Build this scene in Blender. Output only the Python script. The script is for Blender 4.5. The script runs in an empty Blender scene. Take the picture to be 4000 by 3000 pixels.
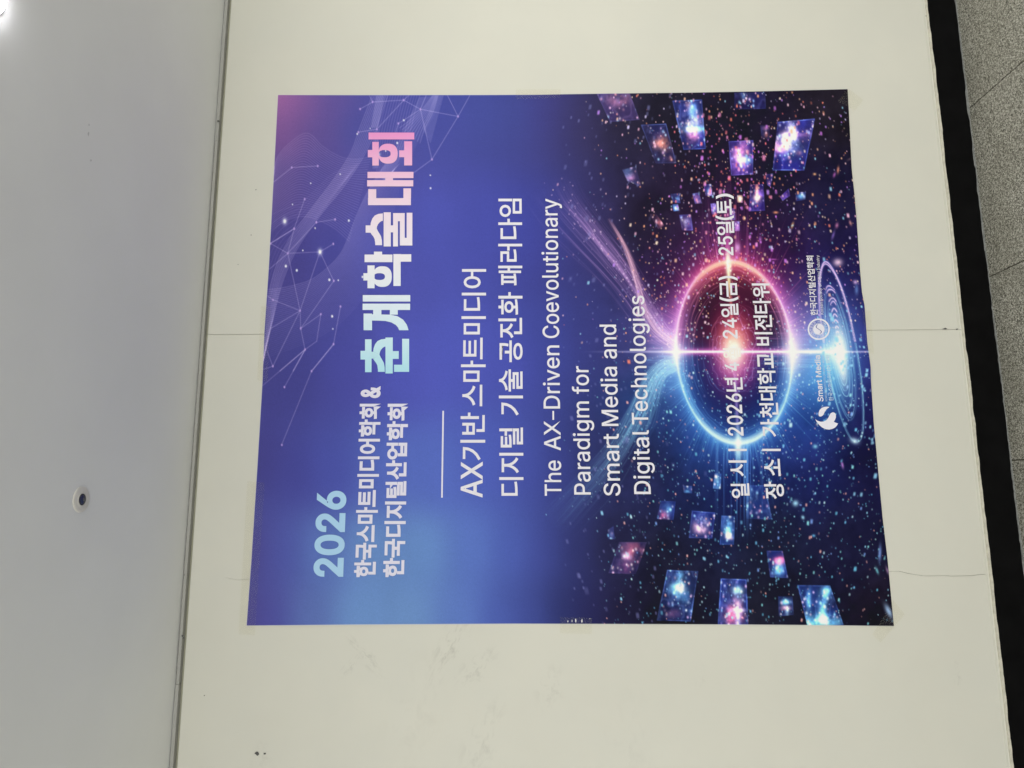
import bpy, bmesh, math, os
import numpy as np
from mathutils import Matrix, Vector

# ------------------------------------------------------------------ scene, camera, light, exposure
sc = bpy.context.scene
COL = sc.collection
WALL_DIST = 2.228                     # metres from the camera to the wall (floor tiles come out at 0.6 m)
CAM_H = 0.68812267 * WALL_DIST
CEIL = 1.16559328 * WALL_DIST
YAW, PITCH, ROLL = 0.165202276, 0.0154641398, -0.00560262331
FPX = 2719.57                         # focal length in pixels of the 4000 px wide photograph


def basis():
    cy, sy, cp, sp = math.cos(YAW), math.sin(YAW), math.cos(PITCH), math.sin(PITCH)
    F = np.array([sy * cp, cy * cp, sp]); R = np.array([cy, -sy, 0.0]); U = np.cross(R, F)
    R2 = R * math.cos(ROLL) + U * math.sin(ROLL); U2 = -R * math.sin(ROLL) + U * math.cos(ROLL)
    return F, R2, U2


CF, CR, CU = basis()
CPOS = np.array([0.0, -WALL_DIST, CAM_H])
cam_data = bpy.data.cameras.new('camera')
cam = bpy.data.objects.new('camera', cam_data)
COL.objects.link(cam)
cam_data.sensor_width = 36.0
cam_data.lens = 36.0 * FPX / 4000.0
cam_data.clip_start = 0.02
cam_data.clip_end = 200.0
# the phone was held sideways: the picture's right side is the room's floor
m = Matrix.Identity(4)
for i in range(3):
    m[i][0] = -CU[i]; m[i][1] = CR[i]; m[i][2] = -CF[i]; m[i][3] = CPOS[i]
cam.matrix_world = m
sc.camera = cam

world = bpy.data.worlds.new('World')
sc.world = world
world.use_nodes = True
world.node_tree.nodes['Background'].inputs[0].default_value = (1.0, 0.995, 0.965, 1)
world.node_tree.nodes['Background'].inputs[1].default_value = 1.98

sc.view_settings.view_transform = 'Standard'
sc.view_settings.look = 'None'
sc.view_settings.exposure = 0.0
sc.view_settings.gamma = 1.0


def area_lamp(name, loc, size, power, color, target):
    d = bpy.data.lights.new(name, 'AREA')
    d.shape = 'DISK'; d.size = size; d.energy = power; d.color = color
    o = bpy.data.objects.new(name, d)
    COL.objects.link(o)
    o.location = loc
    o.rotation_euler = (Vector(target) - Vector(loc)).to_track_quat('-Z', 'Y').to_euler()
    return o


# ceiling lights of the corridor that stand outside the frame, behind and beside the photographer
area_lamp('room_lamp', (1.5, -1.75, CEIL - 0.03), 0.35, 17, (1.0, 0.985, 0.92), (1.5, -1.75, 0))
area_lamp('room_lamp', (-0.5, -2.6, CEIL - 0.03), 0.5, 12, (1.0, 0.985, 0.92), (-0.5, -2.6, 0))
area_lamp('room_lamp', (3.2, -1.75, CEIL - 0.03), 0.35, 10, (1.0, 0.97, 0.9), (3.2, -1.75, 0))


# ------------------------------------------------------------------ survey: photograph measurements -> points in the room
def ray(x, y):
    x = np.asarray(x, float); y = np.asarray(y, float)
    return CF + CU * ((2000 - x) / FPX)[..., None] + CR * ((1500 - y) / FPX)[..., None]


def on_wall(x, y, off=0.0):
    """points on the wall plane, `off` metres in front of it"""
    d = ray(x, y)
    t = (WALL_DIST - np.asarray(off)) / d[..., 1]
    return CPOS + d * t[..., None]


def on_level(x, y, z):
    d = ray(x, y)
    t = (z - CAM_H) / d[..., 2]
    return CPOS + d * t[..., None]


def wall_xz(x, y):
    p = on_wall(np.array([x]), np.array([y]))[0]
    return p[0], p[2]


# ------------------------------------------------------------------ helpers
def tag(o, label=None, cat=None, group=None, kind=None):
    if label: o['label'] = label
    if cat: o['category'] = cat
    if group: o['group'] = group
    if kind: o['kind'] = kind
    return o


def empty(name, loc=(0, 0, 0)):
    o = bpy.data.objects.new(name, None)
    COL.objects.link(o); o.location = loc; o.empty_display_size = 0.05
    return o


def mesh_obj(name, verts, faces, material, parent=None, smooth=False):
    me = bpy.data.meshes.new(name)
    me.from_pydata([tuple(map(float, v)) for v in verts], [], faces)
    me.materials.append(material)
    if smooth:
        me.polygons.foreach_set('use_smooth', [True] * len(me.polygons))
    me.update()
    o = bpy.data.objects.new(name, me)
    COL.objects.link(o)
    if parent is not None:
        o.parent = parent
        o.matrix_parent_inverse = Matrix.Translation(-Vector(parent.location))
    return o


def box_data(x0, x1, y0, y1, z0, z1):
    v = [(x0, y0, z0), (x1, y0, z0), (x1, y1, z0), (x0, y1, z0), (x0, y0, z1), (x1, y0, z1), (x1, y1, z1), (x0, y1, z1)]
    f = [(0, 3, 2, 1), (4, 5, 6, 7), (0, 1, 5, 4), (1, 2, 6, 5), (2, 3, 7, 6), (3, 0, 4, 7)]
    return v, f


def box(name, x0, x1, y0, y1, z0, z1, material, parent=None, bevel=0.0):
    v, f = box_data(x0, x1, y0, y1, z0, z1)
    o = mesh_obj(name, v, f, material, parent)
    if bevel:
        b = o.modifiers.new('bevel', 'BEVEL'); b.width = bevel; b.segments = 2; b.limit_method = 'ANGLE'
    return o


def prism_y(name, outline, y0, y1, material, parent=None):
    """outline in (x, z) counter-clockwise seen from the room, extruded from y0 (front) to y1 (back)"""
    n = len(outline)
    v = [(x, y0, z) for x, z in outline] + [(x, y1, z) for x, z in outline]
    f = [tuple(range(n)), tuple(range(2 * n - 1, n - 1, -1))]
    f += [(i, i + n, (i + 1) % n + n, (i + 1) % n) for i in range(n)]
    return mesh_obj(name, v, f, material, parent)


def lathe(name, profile, centre, material, parent=None, n=48, smooth=True):
    """profile of (radius, z) turned round the vertical axis through centre"""
    v, f = [], []
    for r, z in profile:
        for k in range(n):
            a = 2 * math.pi * k / n
            v.append((centre[0] + r * math.cos(a), centre[1] + r * math.sin(a), centre[2] + z))
    for j in range(len(profile) - 1):
        for k in range(n):
            f.append((j * n + k, j * n + (k + 1) % n, (j + 1) * n + (k + 1) % n, (j + 1) * n + k))
    f.append(tuple(range(n)))
    f.append(tuple(range(len(profile) * n - 1, (len(profile) - 1) * n - 1, -1)))
    return mesh_obj(name, v, f, material, parent, smooth)


class NT:
    def __init__(self, name):
        self.m = bpy.data.materials.new(name); self.m.use_nodes = True
        self.t = self.m.node_tree; self.b = self.t.nodes['Principled BSDF']
        self.out = self.t.nodes['Material Output']

    def n(self, kind, **kw):
        nd = self.t.nodes.new(kind)
        for k, v in kw.items():
            if k.startswith('i_'):
                key = k[2:]
                key = int(key) if key.isdigit() else key.replace('_', ' ')
                nd.inputs[key].default_value = v
            else:
                setattr(nd, k, v)
        return nd

    def l(self, a, b): self.t.links.new(a, b)

    def coords(self):
        return self.n('ShaderNodeNewGeometry').outputs['Position']

    def noise(self, scale, detail=3, rough=0.5, vec=None, dist=0.0):
        nd = self.n('ShaderNodeTexNoise'); nd.inputs['Scale'].default_value = scale
        nd.inputs['Detail'].default_value = detail; nd.inputs['Roughness'].default_value = rough
        nd.inputs['Distortion'].default_value = dist
        self.l(vec if vec is not None else self.coords(), nd.inputs['Vector'])
        return nd.outputs['Fac']

    def ramp(self, fac, stops, interp='LINEAR'):
        r = self.n('ShaderNodeValToRGB'); r.color_ramp.interpolation = interp
        e = r.color_ramp.elements
        while len(e) < len(stops): e.new(0.5)
        for el, (p, c) in zip(e, stops):
            el.position = p; el.color = (*c, 1) if len(c) == 3 else c
        self.l(fac, r.inputs[0]); return r.outputs[0]

    def mix(self, fac, a, b, mode='MIX'):
        mx = self.n('ShaderNodeMix', data_type='RGBA', blend_type=mode)
        for src, key in ((fac, 0), (a, 6), (b, 7)):
            if isinstance(src, (int, float)): mx.inputs[key].default_value = src
            elif isinstance(src, tuple): mx.inputs[key].default_value = (*src, 1)
            else: self.l(src, mx.inputs[key])
        return mx.outputs[2]

    def math(self, op, a, b=0.0, c=0.0, clamp=False):
        nd = self.n('ShaderNodeMath', operation=op, use_clamp=clamp)
        for src, key in ((a, 0), (b, 1), (c, 2)):
            if isinstance(src, (int, float)): nd.inputs[key].default_value = src
            else: self.l(src, nd.inputs[key])
        return nd.outputs[0]

    def bump(self, height, strength, dist=0.001):
        nd = self.n('ShaderNodeBump'); nd.inputs['Strength'].default_value = strength
        nd.inputs['Distance'].default_value = dist
        self.l(height, nd.inputs['Height']); self.l(nd.outputs[0], self.b.inputs['Normal'])


def g3(v): return (v, v, v)


# ------------------------------------------------------------------ materials
def painted(name, col, rough, mott=0.05, scale=3.0, tint=(1.0, 0.985, 0.95), smudge=None, orange=0.25):
    t = NT(name)
    a = t.noise(scale, 4, 0.55)
    lo = tuple(c * (1 - mott) for c in col); hi = tuple(min(1, c * (1 + mott)) for c in col)
    c = t.ramp(a, [(0.3, lo), (0.7, hi)])
    b = t.noise(scale * 2.3, 3, 0.6)
    c = t.mix(t.ramp(b, [(0.42, g3(0)), (0.68, g3(0.5))]), c, tuple(x * y for x, y in zip(col, tint)))
    fine = t.noise(620, 2, 0.6)
    c = t.mix(t.ramp(fine, [(0.3, g3(0)), (0.75, g3(0.16))]), c, tuple(x * 0.86 for x in col))
    if smudge:
        pos = t.coords()
        for (x, z, rx, rz, rot, amt, sc_) in smudge:
            mp = t.n('ShaderNodeMapping', vector_type='TEXTURE')
            mp.inputs['Location'].default_value = (x, 0, z)
            mp.inputs['Rotation'].default_value = (0, rot, 0)
            mp.inputs['Scale'].default_value = (rx, 1, rz)
            t.l(pos, mp.inputs['Vector'])
            ln = t.n('ShaderNodeVectorMath', operation='LENGTH'); t.l(mp.outputs[0], ln.inputs[0])
            fall = t.math('SUBTRACT', 1.0, ln.outputs['Value'], clamp=True)
            nz = t.noise(sc_, 4, 0.7, vec=mp.outputs[0], dist=0.6)
            k = t.math('MULTIPLY', fall, t.ramp(nz, [(0.5, g3(0)), (0.72, g3(1))]), clamp=True)
            c = t.mix(t.math('MULTIPLY', k, amt, clamp=True), c, (0.2, 0.19, 0.16))
    t.l(c, t.b.inputs['Base Color'])
    t.b.inputs['Roughness'].default_value = rough
    t.b.inputs['Specular IOR Level'].default_value = 0.35
    t.bump(t.mix(0.4, t.noise(260, 3, 0.6), t.noise(9, 3, 0.5)), orange, 0.0006)
    return t.m


SM = []
for (px, py, rx, rz, rot, amt, s_) in [
        (1760, 2520, 0.16, 0.05, 0.5, 0.5, 3.0), (1430, 2565, 0.10, 0.03, -0.8, 0.45, 2.5), (1860, 2610, 0.10, 0.05, 0.8, 0.4, 2.5),
        (1880, 2900, 0.16, 0.07, 0.4, 0.3, 2.5), (2150, 2690, 0.09, 0.06, 0.2, 0.25, 2.5), (1370, 2600, 0.06, 0.02, 0.7, 0.4, 2.0),
        (1020, 2955, 0.05, 0.04, 0.0, 0.25, 2.0), (3740, 2640, 0.05, 0.015, 0.0, 0.35, 2.0), (2740, 2650, 0.05, 0.02, 0.2, 0.15, 2.0),
        (1620, 2770, 0.20, 0.12, 0.2, 0.12, 2.0), (2450, 2930, 0.2, 0.1, 0.1, 0.12, 2.0)]:
    wx, wz = wall_xz(px, py)
    SM.append((wx, wz, rx, rz, rot, amt, s_))
M_WALL = painted('wall_paint', (0.635, 0.627, 0.55), 0.5, 0.03, 2.2, (0.975, 0.985, 1.0), SM)
M_WALL_EDGE = painted('wall_core_edge', (0.42, 0.41, 0.33), 0.8, 0.1, 12)
M_BACK = painted('gap_backing', (0.07, 0.06, 0.05), 0.9, 0.1, 10)
M_TRIM = painted('trim_paint', (0.37, 0.37, 0.345), 0.45, 0.05, 6)
M_TRIM_BACK = painted('reveal_shade', (0.36, 0.355, 0.27), 0.7, 0.06, 6)  # shade of the recess put into its colour as dark olive
M_CEIL = painted('ceiling_paint', (0.715, 0.725, 0.71), 0.62, 0.03, 2.5, (0.99, 0.985, 1.0), None, 0.5)


def plain(name, col, rough, spec=0.4, mott=0.1, scale=30, metal=0.0, bump=0.1):
    t = NT(name)
    c = t.ramp(t.noise(scale, 4, 0.6), [(0.3, tuple(x * (1 - mott) for x in col)), (0.7, tuple(x * (1 + mott) for x in col))])
    t.l(c, t.b.inputs['Base Color'])
    t.b.inputs['Roughness'].default_value = rough; t.b.inputs['Specular IOR Level'].default_value = spec
    t.b.inputs['Metallic'].default_value = metal
    t.bump(t.noise(scale * 8, 3, 0.6), bump, 0.0008)
    return t.m


M_SKIRT = plain('black_skirting', (0.0042, 0.0042, 0.0043), 0.85, 0.04, 0.25, 14)
M_FLAKE = plain('ragged_paint', (0.56, 0.54, 0.45), 0.7, 0.3, 0.15, 60)
M_SEALANT = plain('dried_sealant', (0.19, 0.195, 0.185), 0.7, 0.3, 0.35, 90)
M_CHIP = plain('chipped_plaster', (0.10, 0.10, 0.095), 0.9, 0.2, 0.4, 300)
M_GROUT = plain('floor_joint', (0.10, 0.095, 0.07), 0.9, 0.2, 0.3, 60)
M_SENSOR = plain('sensor_housing', (0.62, 0.60, 0.55), 0.45, 0.4, 0.04, 40)
M_LENS = plain('sensor_lens', (0.018, 0.02, 0.05), 0.25, 0.6, 0.3, 200)
M_RUBBER = plain('sensor_bezel', (0.008, 0.008, 0.009), 0.5, 0.4, 0.1, 50)
M_LAMP_RING = plain('lamp_ring', (0.7, 0.7, 0.7), 0.4, 0.4, 0.03, 30)

t = NT('granite_tile')
pos = t.coords()
w1 = t.noise(210, 2, 0.65, dist=1.2)
w2 = t.noise(90, 3, 0.65, dist=0.5)
c = t.ramp(w1, [(0.34, (0.035, 0.033, 0.024)), (0.47, (0.10, 0.096, 0.072)), (0.53, (0.42, 0.41, 0.355)), (0.66, (0.62, 0.61, 0.54))])
c = t.mix(t.ramp(w2, [(0.33, g3(0.45)), (0.5, g3(0.0))]), c, (0.045, 0.043, 0.032))
vo = t.n('ShaderNodeTexVoronoi'); vo.inputs['Scale'].default_value = 120; t.l(pos, vo.inputs['Vector'])
c = t.mix(t.ramp(vo.outputs['Distance'], [(0.05, g3(0.8)), (0.22, g3(0))]), c, (0.05, 0.05, 0.045))
dirt = t.noise(4, 3, 0.5)
c = t.mix(t.ramp(dirt, [(0.4, g3(0)), (0.7, g3(0.25))]), c, (0.14, 0.135, 0.10))
t.l(c, t.b.inputs['Base Color'])
t.b.inputs['Roughness'].default_value = 0.5
t.bump(w1, 0.15, 0.0005)
M_TILE = t.m

t = NT('printed_sheet')
at = t.n('ShaderNodeAttribute', attribute_name='ink')
t.l(at.outputs['Color'], t.b.inputs['Base Color'])
t.b.inputs['Roughness'].default_value = 0.55
t.b.inputs['Specular IOR Level'].default_value = 0.12
mp = t.n('ShaderNodeMapping'); mp.inputs['Scale'].default_value = (14, 1, 0.8)
t.l(t.coords(), mp.inputs['Vector'])
mp2 = t.n('ShaderNodeMapping'); mp2.inputs['Scale'].default_value = (1.0, 1, 9)
t.l(t.coords(), mp2.inputs['Vector'])
h = t.mix(0.5, t.noise(1.5, 2, 0.5, vec=mp.outputs[0]), t.noise(1.2, 2, 0.5, vec=mp2.outputs[0]))
t.bump(t.mix(0.03, h, t.noise(900, 1, 0.5)), 0.5, 0.012)
M_PRINT = t.m

t = NT('clear_tape')
tr = t.n('ShaderNodeBsdfTransparent'); tr.inputs[0].default_value = (0.985, 0.98, 0.955, 1)
t.b.inputs['Base Color'].default_value = (0.62, 0.6, 0.5, 1)
t.b.inputs['Roughness'].default_value = 0.3
mx = t.n('ShaderNodeMixShader')
wr = t.noise(60, 3, 0.6)
t.l(t.ramp(wr, [(0.4, g3(0.022)), (0.75, g3(0.045))]), mx.inputs[0])
t.l(tr.outputs[0], mx.inputs[1]); t.l(t.b.outputs[0], mx.inputs[2]); t.l(mx.outputs[0], t.out.inputs[0])
t.bump(t.noise(45, 2, 0.5), 0.08, 0.001)
M_TAPE = t.m

t = NT('tape_glint')  # pale colour standing in for bright glints on the tape
t.b.inputs['Roughness'].default_value = 0.35
cc = t.ramp(t.noise(400, 2, 0.5), [(0.3, (0.5, 0.5, 0.52)), (0.7, (0.8, 0.8, 0.82))])
t.l(cc, t.b.inputs['Base Color'])
M_GLINT = t.m

t = NT('lamp_diffuser')
em = t.n('ShaderNodeEmission'); em.inputs[0].default_value = (0.97, 0.95, 1.0, 1); em.inputs[1].default_value = 42.0
t.l(em.outputs[0], t.out.inputs[0])
M_LAMP = t.m

# ------------------------------------------------------------------ the wall: plasterboard panels with joints
XL, XR = -4.2, 5.2
BASE_TOP = 0.04462777 * WALL_DIST              # top of the black skirting
SEAM = 0.243717 * WALL_DIST                    # straight joint
GROOVE = 0.0105                                # shadow gap under the ceiling trim
TRIM_H = 0.0095
Z_TRIM0 = CEIL - 0.0035 - TRIM_H
Z_PANEL = Z_TRIM0 - GROOVE
wall = tag(empty('wall', (0.5, 0, 0)), kind='structure')

rng = np.random.default_rng(7)
# the cracked joint: x as a function of height
crack_pts = [(1010, 2264), (960, 2264), (945, 2265), (925, 2266), (905, 2260), (872, 2256)]
low_pts = [(3472, 2231), (3510, 2231), (3535, 2235), (3560, 2243), (3600, 2249), (3640, 2249.5), (3675, 2248), (3720, 2250), (3760, 2249),
           (3800, 2248), (3815, 2245), (3845, 2243)]
cr = [wall_xz(*p) for p in crack_pts[::-1]] + [wall_xz(*p) for p in low_pts]
cr = sorted(cr, key=lambda p: -p[1])
CZ = [Z_PANEL] + [p[1] for p in cr] + [BASE_TOP - 0.012]
CX = [cr[0][0]] + [p[0] for p in cr] + [cr[-1][0]]
zz = np.linspace(Z_PANEL, BASE_TOP - 0.012, 150)
cx = np.interp(-zz, -np.array(CZ), CX) + rng.normal(0, 0.0004, zz.size)
gap = np.full(zz.size, 0.0)
z_a, z_b = wall_xz(872, 2256)[1], wall_xz(3845, 2243)[1]
top_end = wall_xz(1010, 2264)[1]; low_start = wall_xz(3440, 2231)[1]
gap[(zz < z_a) & (zz > top_end)] = 0.0006
gap[(zz < low_start) & (zz > z_b)] = 0.0008
gap *= rng.uniform(0.6, 1.2, zz.size)
left_edge = [(x - g, z) for x, z, g in zip(cx, zz, gap)]
mid_edge = [(x + g * 0.2, z) for x, z, g in zip(cx, zz, gap)]


def strip_panel(name, xa, xb, y0, y1, parent):
    """panel bounded by two polylines given from top to bottom; front face as a strip of quads"""
    n = len(xa)
    v = [(x, y0, z) for x, z in xa] + [(x, y0, z) for x, z in xb] + [(x, y1, z) for x, z in xa] + [(x, y1, z) for x, z in xb]
    f = []
    for i in range(n - 1):
        f.append((i, i + 1, n + i + 1, n + i))
        f.append((2 * n + i, 2 * n + i + 1, i + 1, i))
        f.append((n + i, n + i + 1, 3 * n + i + 1, 3 * n + i))
    f.append((0, n, 3 * n, 2 * n)); f.append((n - 1, 3 * n - 1, 4 * n - 1, 2 * n - 1))
    return mesh_obj(name, v, f, M_WALL, parent)


sg = 0.0008
strip_panel('panel', [(XL, z) for z in zz], left_edge, 0, 0.012, wall)
strip_panel('panel', mid_edge, [(SEAM - sg, z) for z in zz], 0, 0.012, wall)
strip_panel('panel', [(SEAM + sg * 0.6, z) for z in zz], [(XR, z) for z in zz], 0.0004, 0.012, wall)
# thin rounded joint compound beside the straight seam
box('joint_bead', SEAM - sg - 0.0035, SEAM - sg - 0.0022, -0.0004, 0.0, BASE_TOP + 0.05, Z_PANEL - 0.002, M_WALL, wall)
box('backing', XL, XR, 0.0135, 0.03, 0, CEIL + 0.02, M_BACK, wall)
box('reveal', XL, XR, 0.0122, 0.0134, Z_PANEL - 0.004, Z_TRIM0 + 0.004, M_TRIM_BACK, wall)
# ceiling trim in three lengths, with a dark slit above it that opens up in places
xa = wall_xz(795, 552)[0]
for x0, x1, gp in ((XL, -0.55, 0.0026), (-0.549, xa, 0.0038), (xa + 0.0008, XR, 0.0021)):
    box('ceiling_trim', x0, x1, -0.0065, 0.0121, Z_TRIM0, CEIL - gp, M_TRIM, wall, 0.0008)
# bottom edge of the paint: a grey batten, a ragged lip and the black skirting
n = 900
xs = np.linspace(XL, XR, n)
rag = rng.normal(0, 1, n)
rag = np.convolve(rag, np.ones(3) / 3, 'same') * 0.0011 + np.interp(xs, np.linspace(XL, XR, 160), rng.normal(0, 0.0007, 160))
v, f = [], []
for x, r in zip(xs, rag):
    v += [(x, -0.0046, BASE_TOP + r - 0.001), (x, -0.0046, BASE_TOP + 0.0055), (x, 0.0, BASE_TOP + 0.0062)]
for i in range(n - 1):
    f += [(3 * i, 3 * i + 3, 3 * i + 4, 3 * i + 1), (3 * i + 1, 3 * i + 4, 3 * i + 5, 3 * i + 2)]
mesh_obj('paint_lip', v, f, M_FLAKE, wall)
box('paint_ridge', XL, XR, -0.0016, 0, BASE_TOP + 0.0135, BASE_TOP + 0.0155, M_WALL, wall)
box('skirting_board', XL, XR, -0.0042, 0.0134, 0.0, BASE_TOP + 0.003, M_SKIRT, wall)
# sealant smeared along the foot of the skirting
n = 700
xs = np.linspace(XL, XR, n)
hh = np.abs(np.interp(xs, np.linspace(XL, XR, 170), rng.normal(0.0018, 0.0012, 170))) + np.abs(rng.normal(0, 0.0009, n))
wd = np.abs(np.interp(xs, np.linspace(XL, XR, 120), rng.normal(0.0028, 0.0014, 120))) + 0.0006
v, f = [], []
for x, a, b in zip(xs, hh, wd):
    v += [(x, -0.0043, a), (x, -0.0050, a * 0.6), (x, -0.0052 - b * 0.5, 0.0020), (x, -0.0046 - b, 0.0002)]
for i in range(n - 1):
    for k in range(3):
        f.append((4 * i + k, 4 * i + k + 1, 4 * i + 5 + k, 4 * i + 4 + k))
mesh_obj('sealant_bead', v, f, M_SEALANT, wall)


def blob(name, px, py, rx, ry, mat, parent, off, seed, n=14, on='wall', thick=0.0008):
    r = np.random.default_rng(seed)
    a = np.linspace(0, 2 * np.pi, n, endpoint=False)
    k = r.uniform(0.6, 1.25, n)
    x = px + rx * k * np.cos(a); y = py + ry * k * np.sin(a)
    if on == 'wall':
        P = on_wall(x, y, off); B = on_wall(x, y, off - thick)
    else:
        P = on_level(x, y, CEIL - off); B = on_level(x, y, CEIL - off + thick)
    vv = list(P) + list(B)
    ff = [tuple(range(n))] + [(i, (i + 1) % n, (i + 1) % n + n, i + n) for i in range(n)]
    return mesh_obj(name, vv, ff, mat, parent)


for i, (px, py, rx, ry) in enumerate([(1005, 2944, 9, 9), (1034, 2944, 5, 3.5), (1000, 741, 2.2, 2.2), (3618, 62, 3, 2), (930, 1033, 1.6, 1.6),
                                      (3692, 1284, 9, 3), (3738, 1286, 5, 2.5), (798, 2717, 2.5, 2.5), (981, 918, 1.8, 1.8)]):
    blob('paint_chip', px, py, rx, ry, M_CHIP, wall, 0.0012, 20 + i)
for i, (px, py, rx, ry) in enumerate([(853, 473, 5.5, 5), (713, 2484, 5, 4), (717, 2491, 3, 3), (719, 2246, 2.2, 2.2)]):
    blob('nail_hole', px, py, rx, ry, M_CHIP, wall, 0.0075, 40 + i)

# ------------------------------------------------------------------ floor of granite tiles, joints as measured
floor = tag(empty('floor', (0.5, -1.0, -0.01)), kind='structure')
box('screed', XL, XR, -5.4, 0.013, -0.03, -0.004, M_GROUT, floor)
J0 = 0.322189646 * WALL_DIST
TS = 0.26931 * WALL_DIST
rows = [(-0.60, 0.0), (-1.20, -0.60), (-1.80, -1.20), (-2.40, -1.80), (-3.0, -2.4), (-3.6, -3.0), (-4.2, -3.6), (-4.8, -4.2), (-5.4, -4.8)]
proto = None
gj = 0.0017
for ri, (ya, yb) in enumerate(rows):
    for k in range(-8, 8):
        cxx = J0 + (k + 0.5) * TS; cyy = (ya + yb) / 2
        if proto is None:
            v, f = box_data(-TS / 2 + gj, TS / 2 - gj, -0.30 + gj, 0.30 - gj, -0.010, 0.0)
            proto = mesh_obj('tile', v, f, M_TILE)
            b = proto.modifiers.new('bevel', 'BEVEL'); b.width = 0.0012; b.segments = 1
            o = proto
        else:
            o = proto.copy(); COL.objects.link(o)
        o.name = 'tile'
        o.parent = floor
        o.matrix_parent_inverse = Matrix.Identity(4)
        o.location = (cxx - floor.location.x, cyy - floor.location.y, -floor.location.z)

# ------------------------------------------------------------------ ceiling with a hole for the downlight
lamp_c = on_level(np.array([-52.0]), np.array([-42.0]), CEIL)[0]
LR = 0.86 * np.linalg.norm(on_level(np.array([0.0]), np.array([76.0]), CEIL)[0] - lamp_c)
v, f = box_data(XL, XR, -5.4, -0.0, CEIL, CEIL + 0.012)
ceil = mesh_obj('ceiling', v, f, M_CEIL)
tag(ceil, kind='structure')
for i, (px, py, rx, ry) in enumerate([(346, 522, 3.0, 9.0), (355, 626, 3.0, 4.5), (348, 487, 2, 5)]):
    o = blob('ceiling_smudge', px, py, rx, ry, M_CEIL, ceil, 0.0006, 60 + i, on='ceil', thick=0.0005)
    o.data.materials.clear(); o.data.materials.append(plain('smudge_grime', (0.50, 0.505, 0.50), 0.8, 0.2, 0.2, 200))

lamp = tag(empty('ceiling_light', tuple(lamp_c)), 'bright round downlight in the ceiling above the poster\'s right side', 'ceiling light')
lathe('trim_ring', [(LR * 1.0, 0.001), (LR * 1.0, -0.002), (LR * 0.97, -0.004), (LR * 0.93, -0.004), (LR * 0.93, 0.001)], lamp_c, M_LAMP_RING, lamp)
lathe('diffuser', [(LR * 0.925, -0.002), (LR * 0.90, -0.007), (LR * 0.75, -0.013), (LR * 0.4, -0.016), (0.002, -0.017)], lamp_c, M_LAMP, lamp)

sc_c = on_level(np.array([316.0]), np.array([1951.0]), CEIL)[0]
e1 = on_level(np.array([316.0]), np.array([1899.0]), CEIL)[0]; e2 = on_level(np.array([314.0]), np.array([2001.0]), CEIL)[0]
SR = np.linalg.norm(e1 - e2) / 2
sensor = tag(empty('ceiling_sensor', tuple(sc_c)), 'small round off-white sensor with a dark lens in the grey ceiling', 'sensor')
lathe('housing', [(SR, 0.0), (SR, -0.0014), (SR * 0.94, -0.0026), (SR * 0.7, -0.0030), (SR * 0.50, -0.0034), (SR * 0.46, -0.0044),
                  (SR * 0.44, -0.0024), (SR * 0.001, -0.0024)], sc_c, M_SENSOR, sensor)
lathe('bezel', [(SR * 0.435, -0.0025), (SR * 0.435, -0.0038), (SR * 0.375, -0.0038), (SR * 0.375, -0.0025)], sc_c, M_RUBBER, sensor)
lathe('lens', [(SR * 0.37, -0.0026), (SR * 0.37, -0.0042), (SR * 0.33, -0.0050), (SR * 0.2, -0.0055), (0.0005, -0.0058)], sc_c, M_LENS, sensor)

# ------------------------------------------------------------------ the poster's artwork, painted on a print grid
# print coordinates are the measured ones (x = down the poster, y = from its right edge to its left)
X0, Y0, STEP = 940.0, 330.0, 2.0
NX, NY = 1290, 1075
gx, gy = np.meshgrid(X0 + np.arange(NX) * STEP, Y0 + np.arange(NY) * STEP)   # arrays are [y, x]
rng = np.random.default_rng(11)


def vnoise(sx, sy, seed, oct=3):
    out = np.zeros((NY, NX)); amp = 1.0; tot = 0
    r = np.random.default_rng(seed)
    for _ in range(oct):
        nx, ny = int(NX * STEP / sx) + 3, int(NY * STEP / sy) + 3
        g = r.random((ny, nx))
        fx = (gx - X0) / sx; fy = (gy - Y0) / sy
        ix = fx.astype(int); iy = fy.astype(int); tx = fx - ix; ty = fy - iy
        tx = tx * tx * (3 - 2 * tx); ty = ty * ty * (3 - 2 * ty)
        out += amp * ((g[iy, ix] * (1 - tx) + g[iy, ix + 1] * tx) * (1 - ty) + (g[iy + 1, ix] * (1 - tx) + g[iy + 1, ix + 1] * tx) * ty)
        tot += amp; amp *= 0.55; sx /= 2; sy /= 2
    return out / tot


def S(a, lo, hi):
    t_ = np.clip((a - lo) / (hi - lo), 0, 1)
    return t_ * t_ * (3 - 2 * t_)


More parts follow.
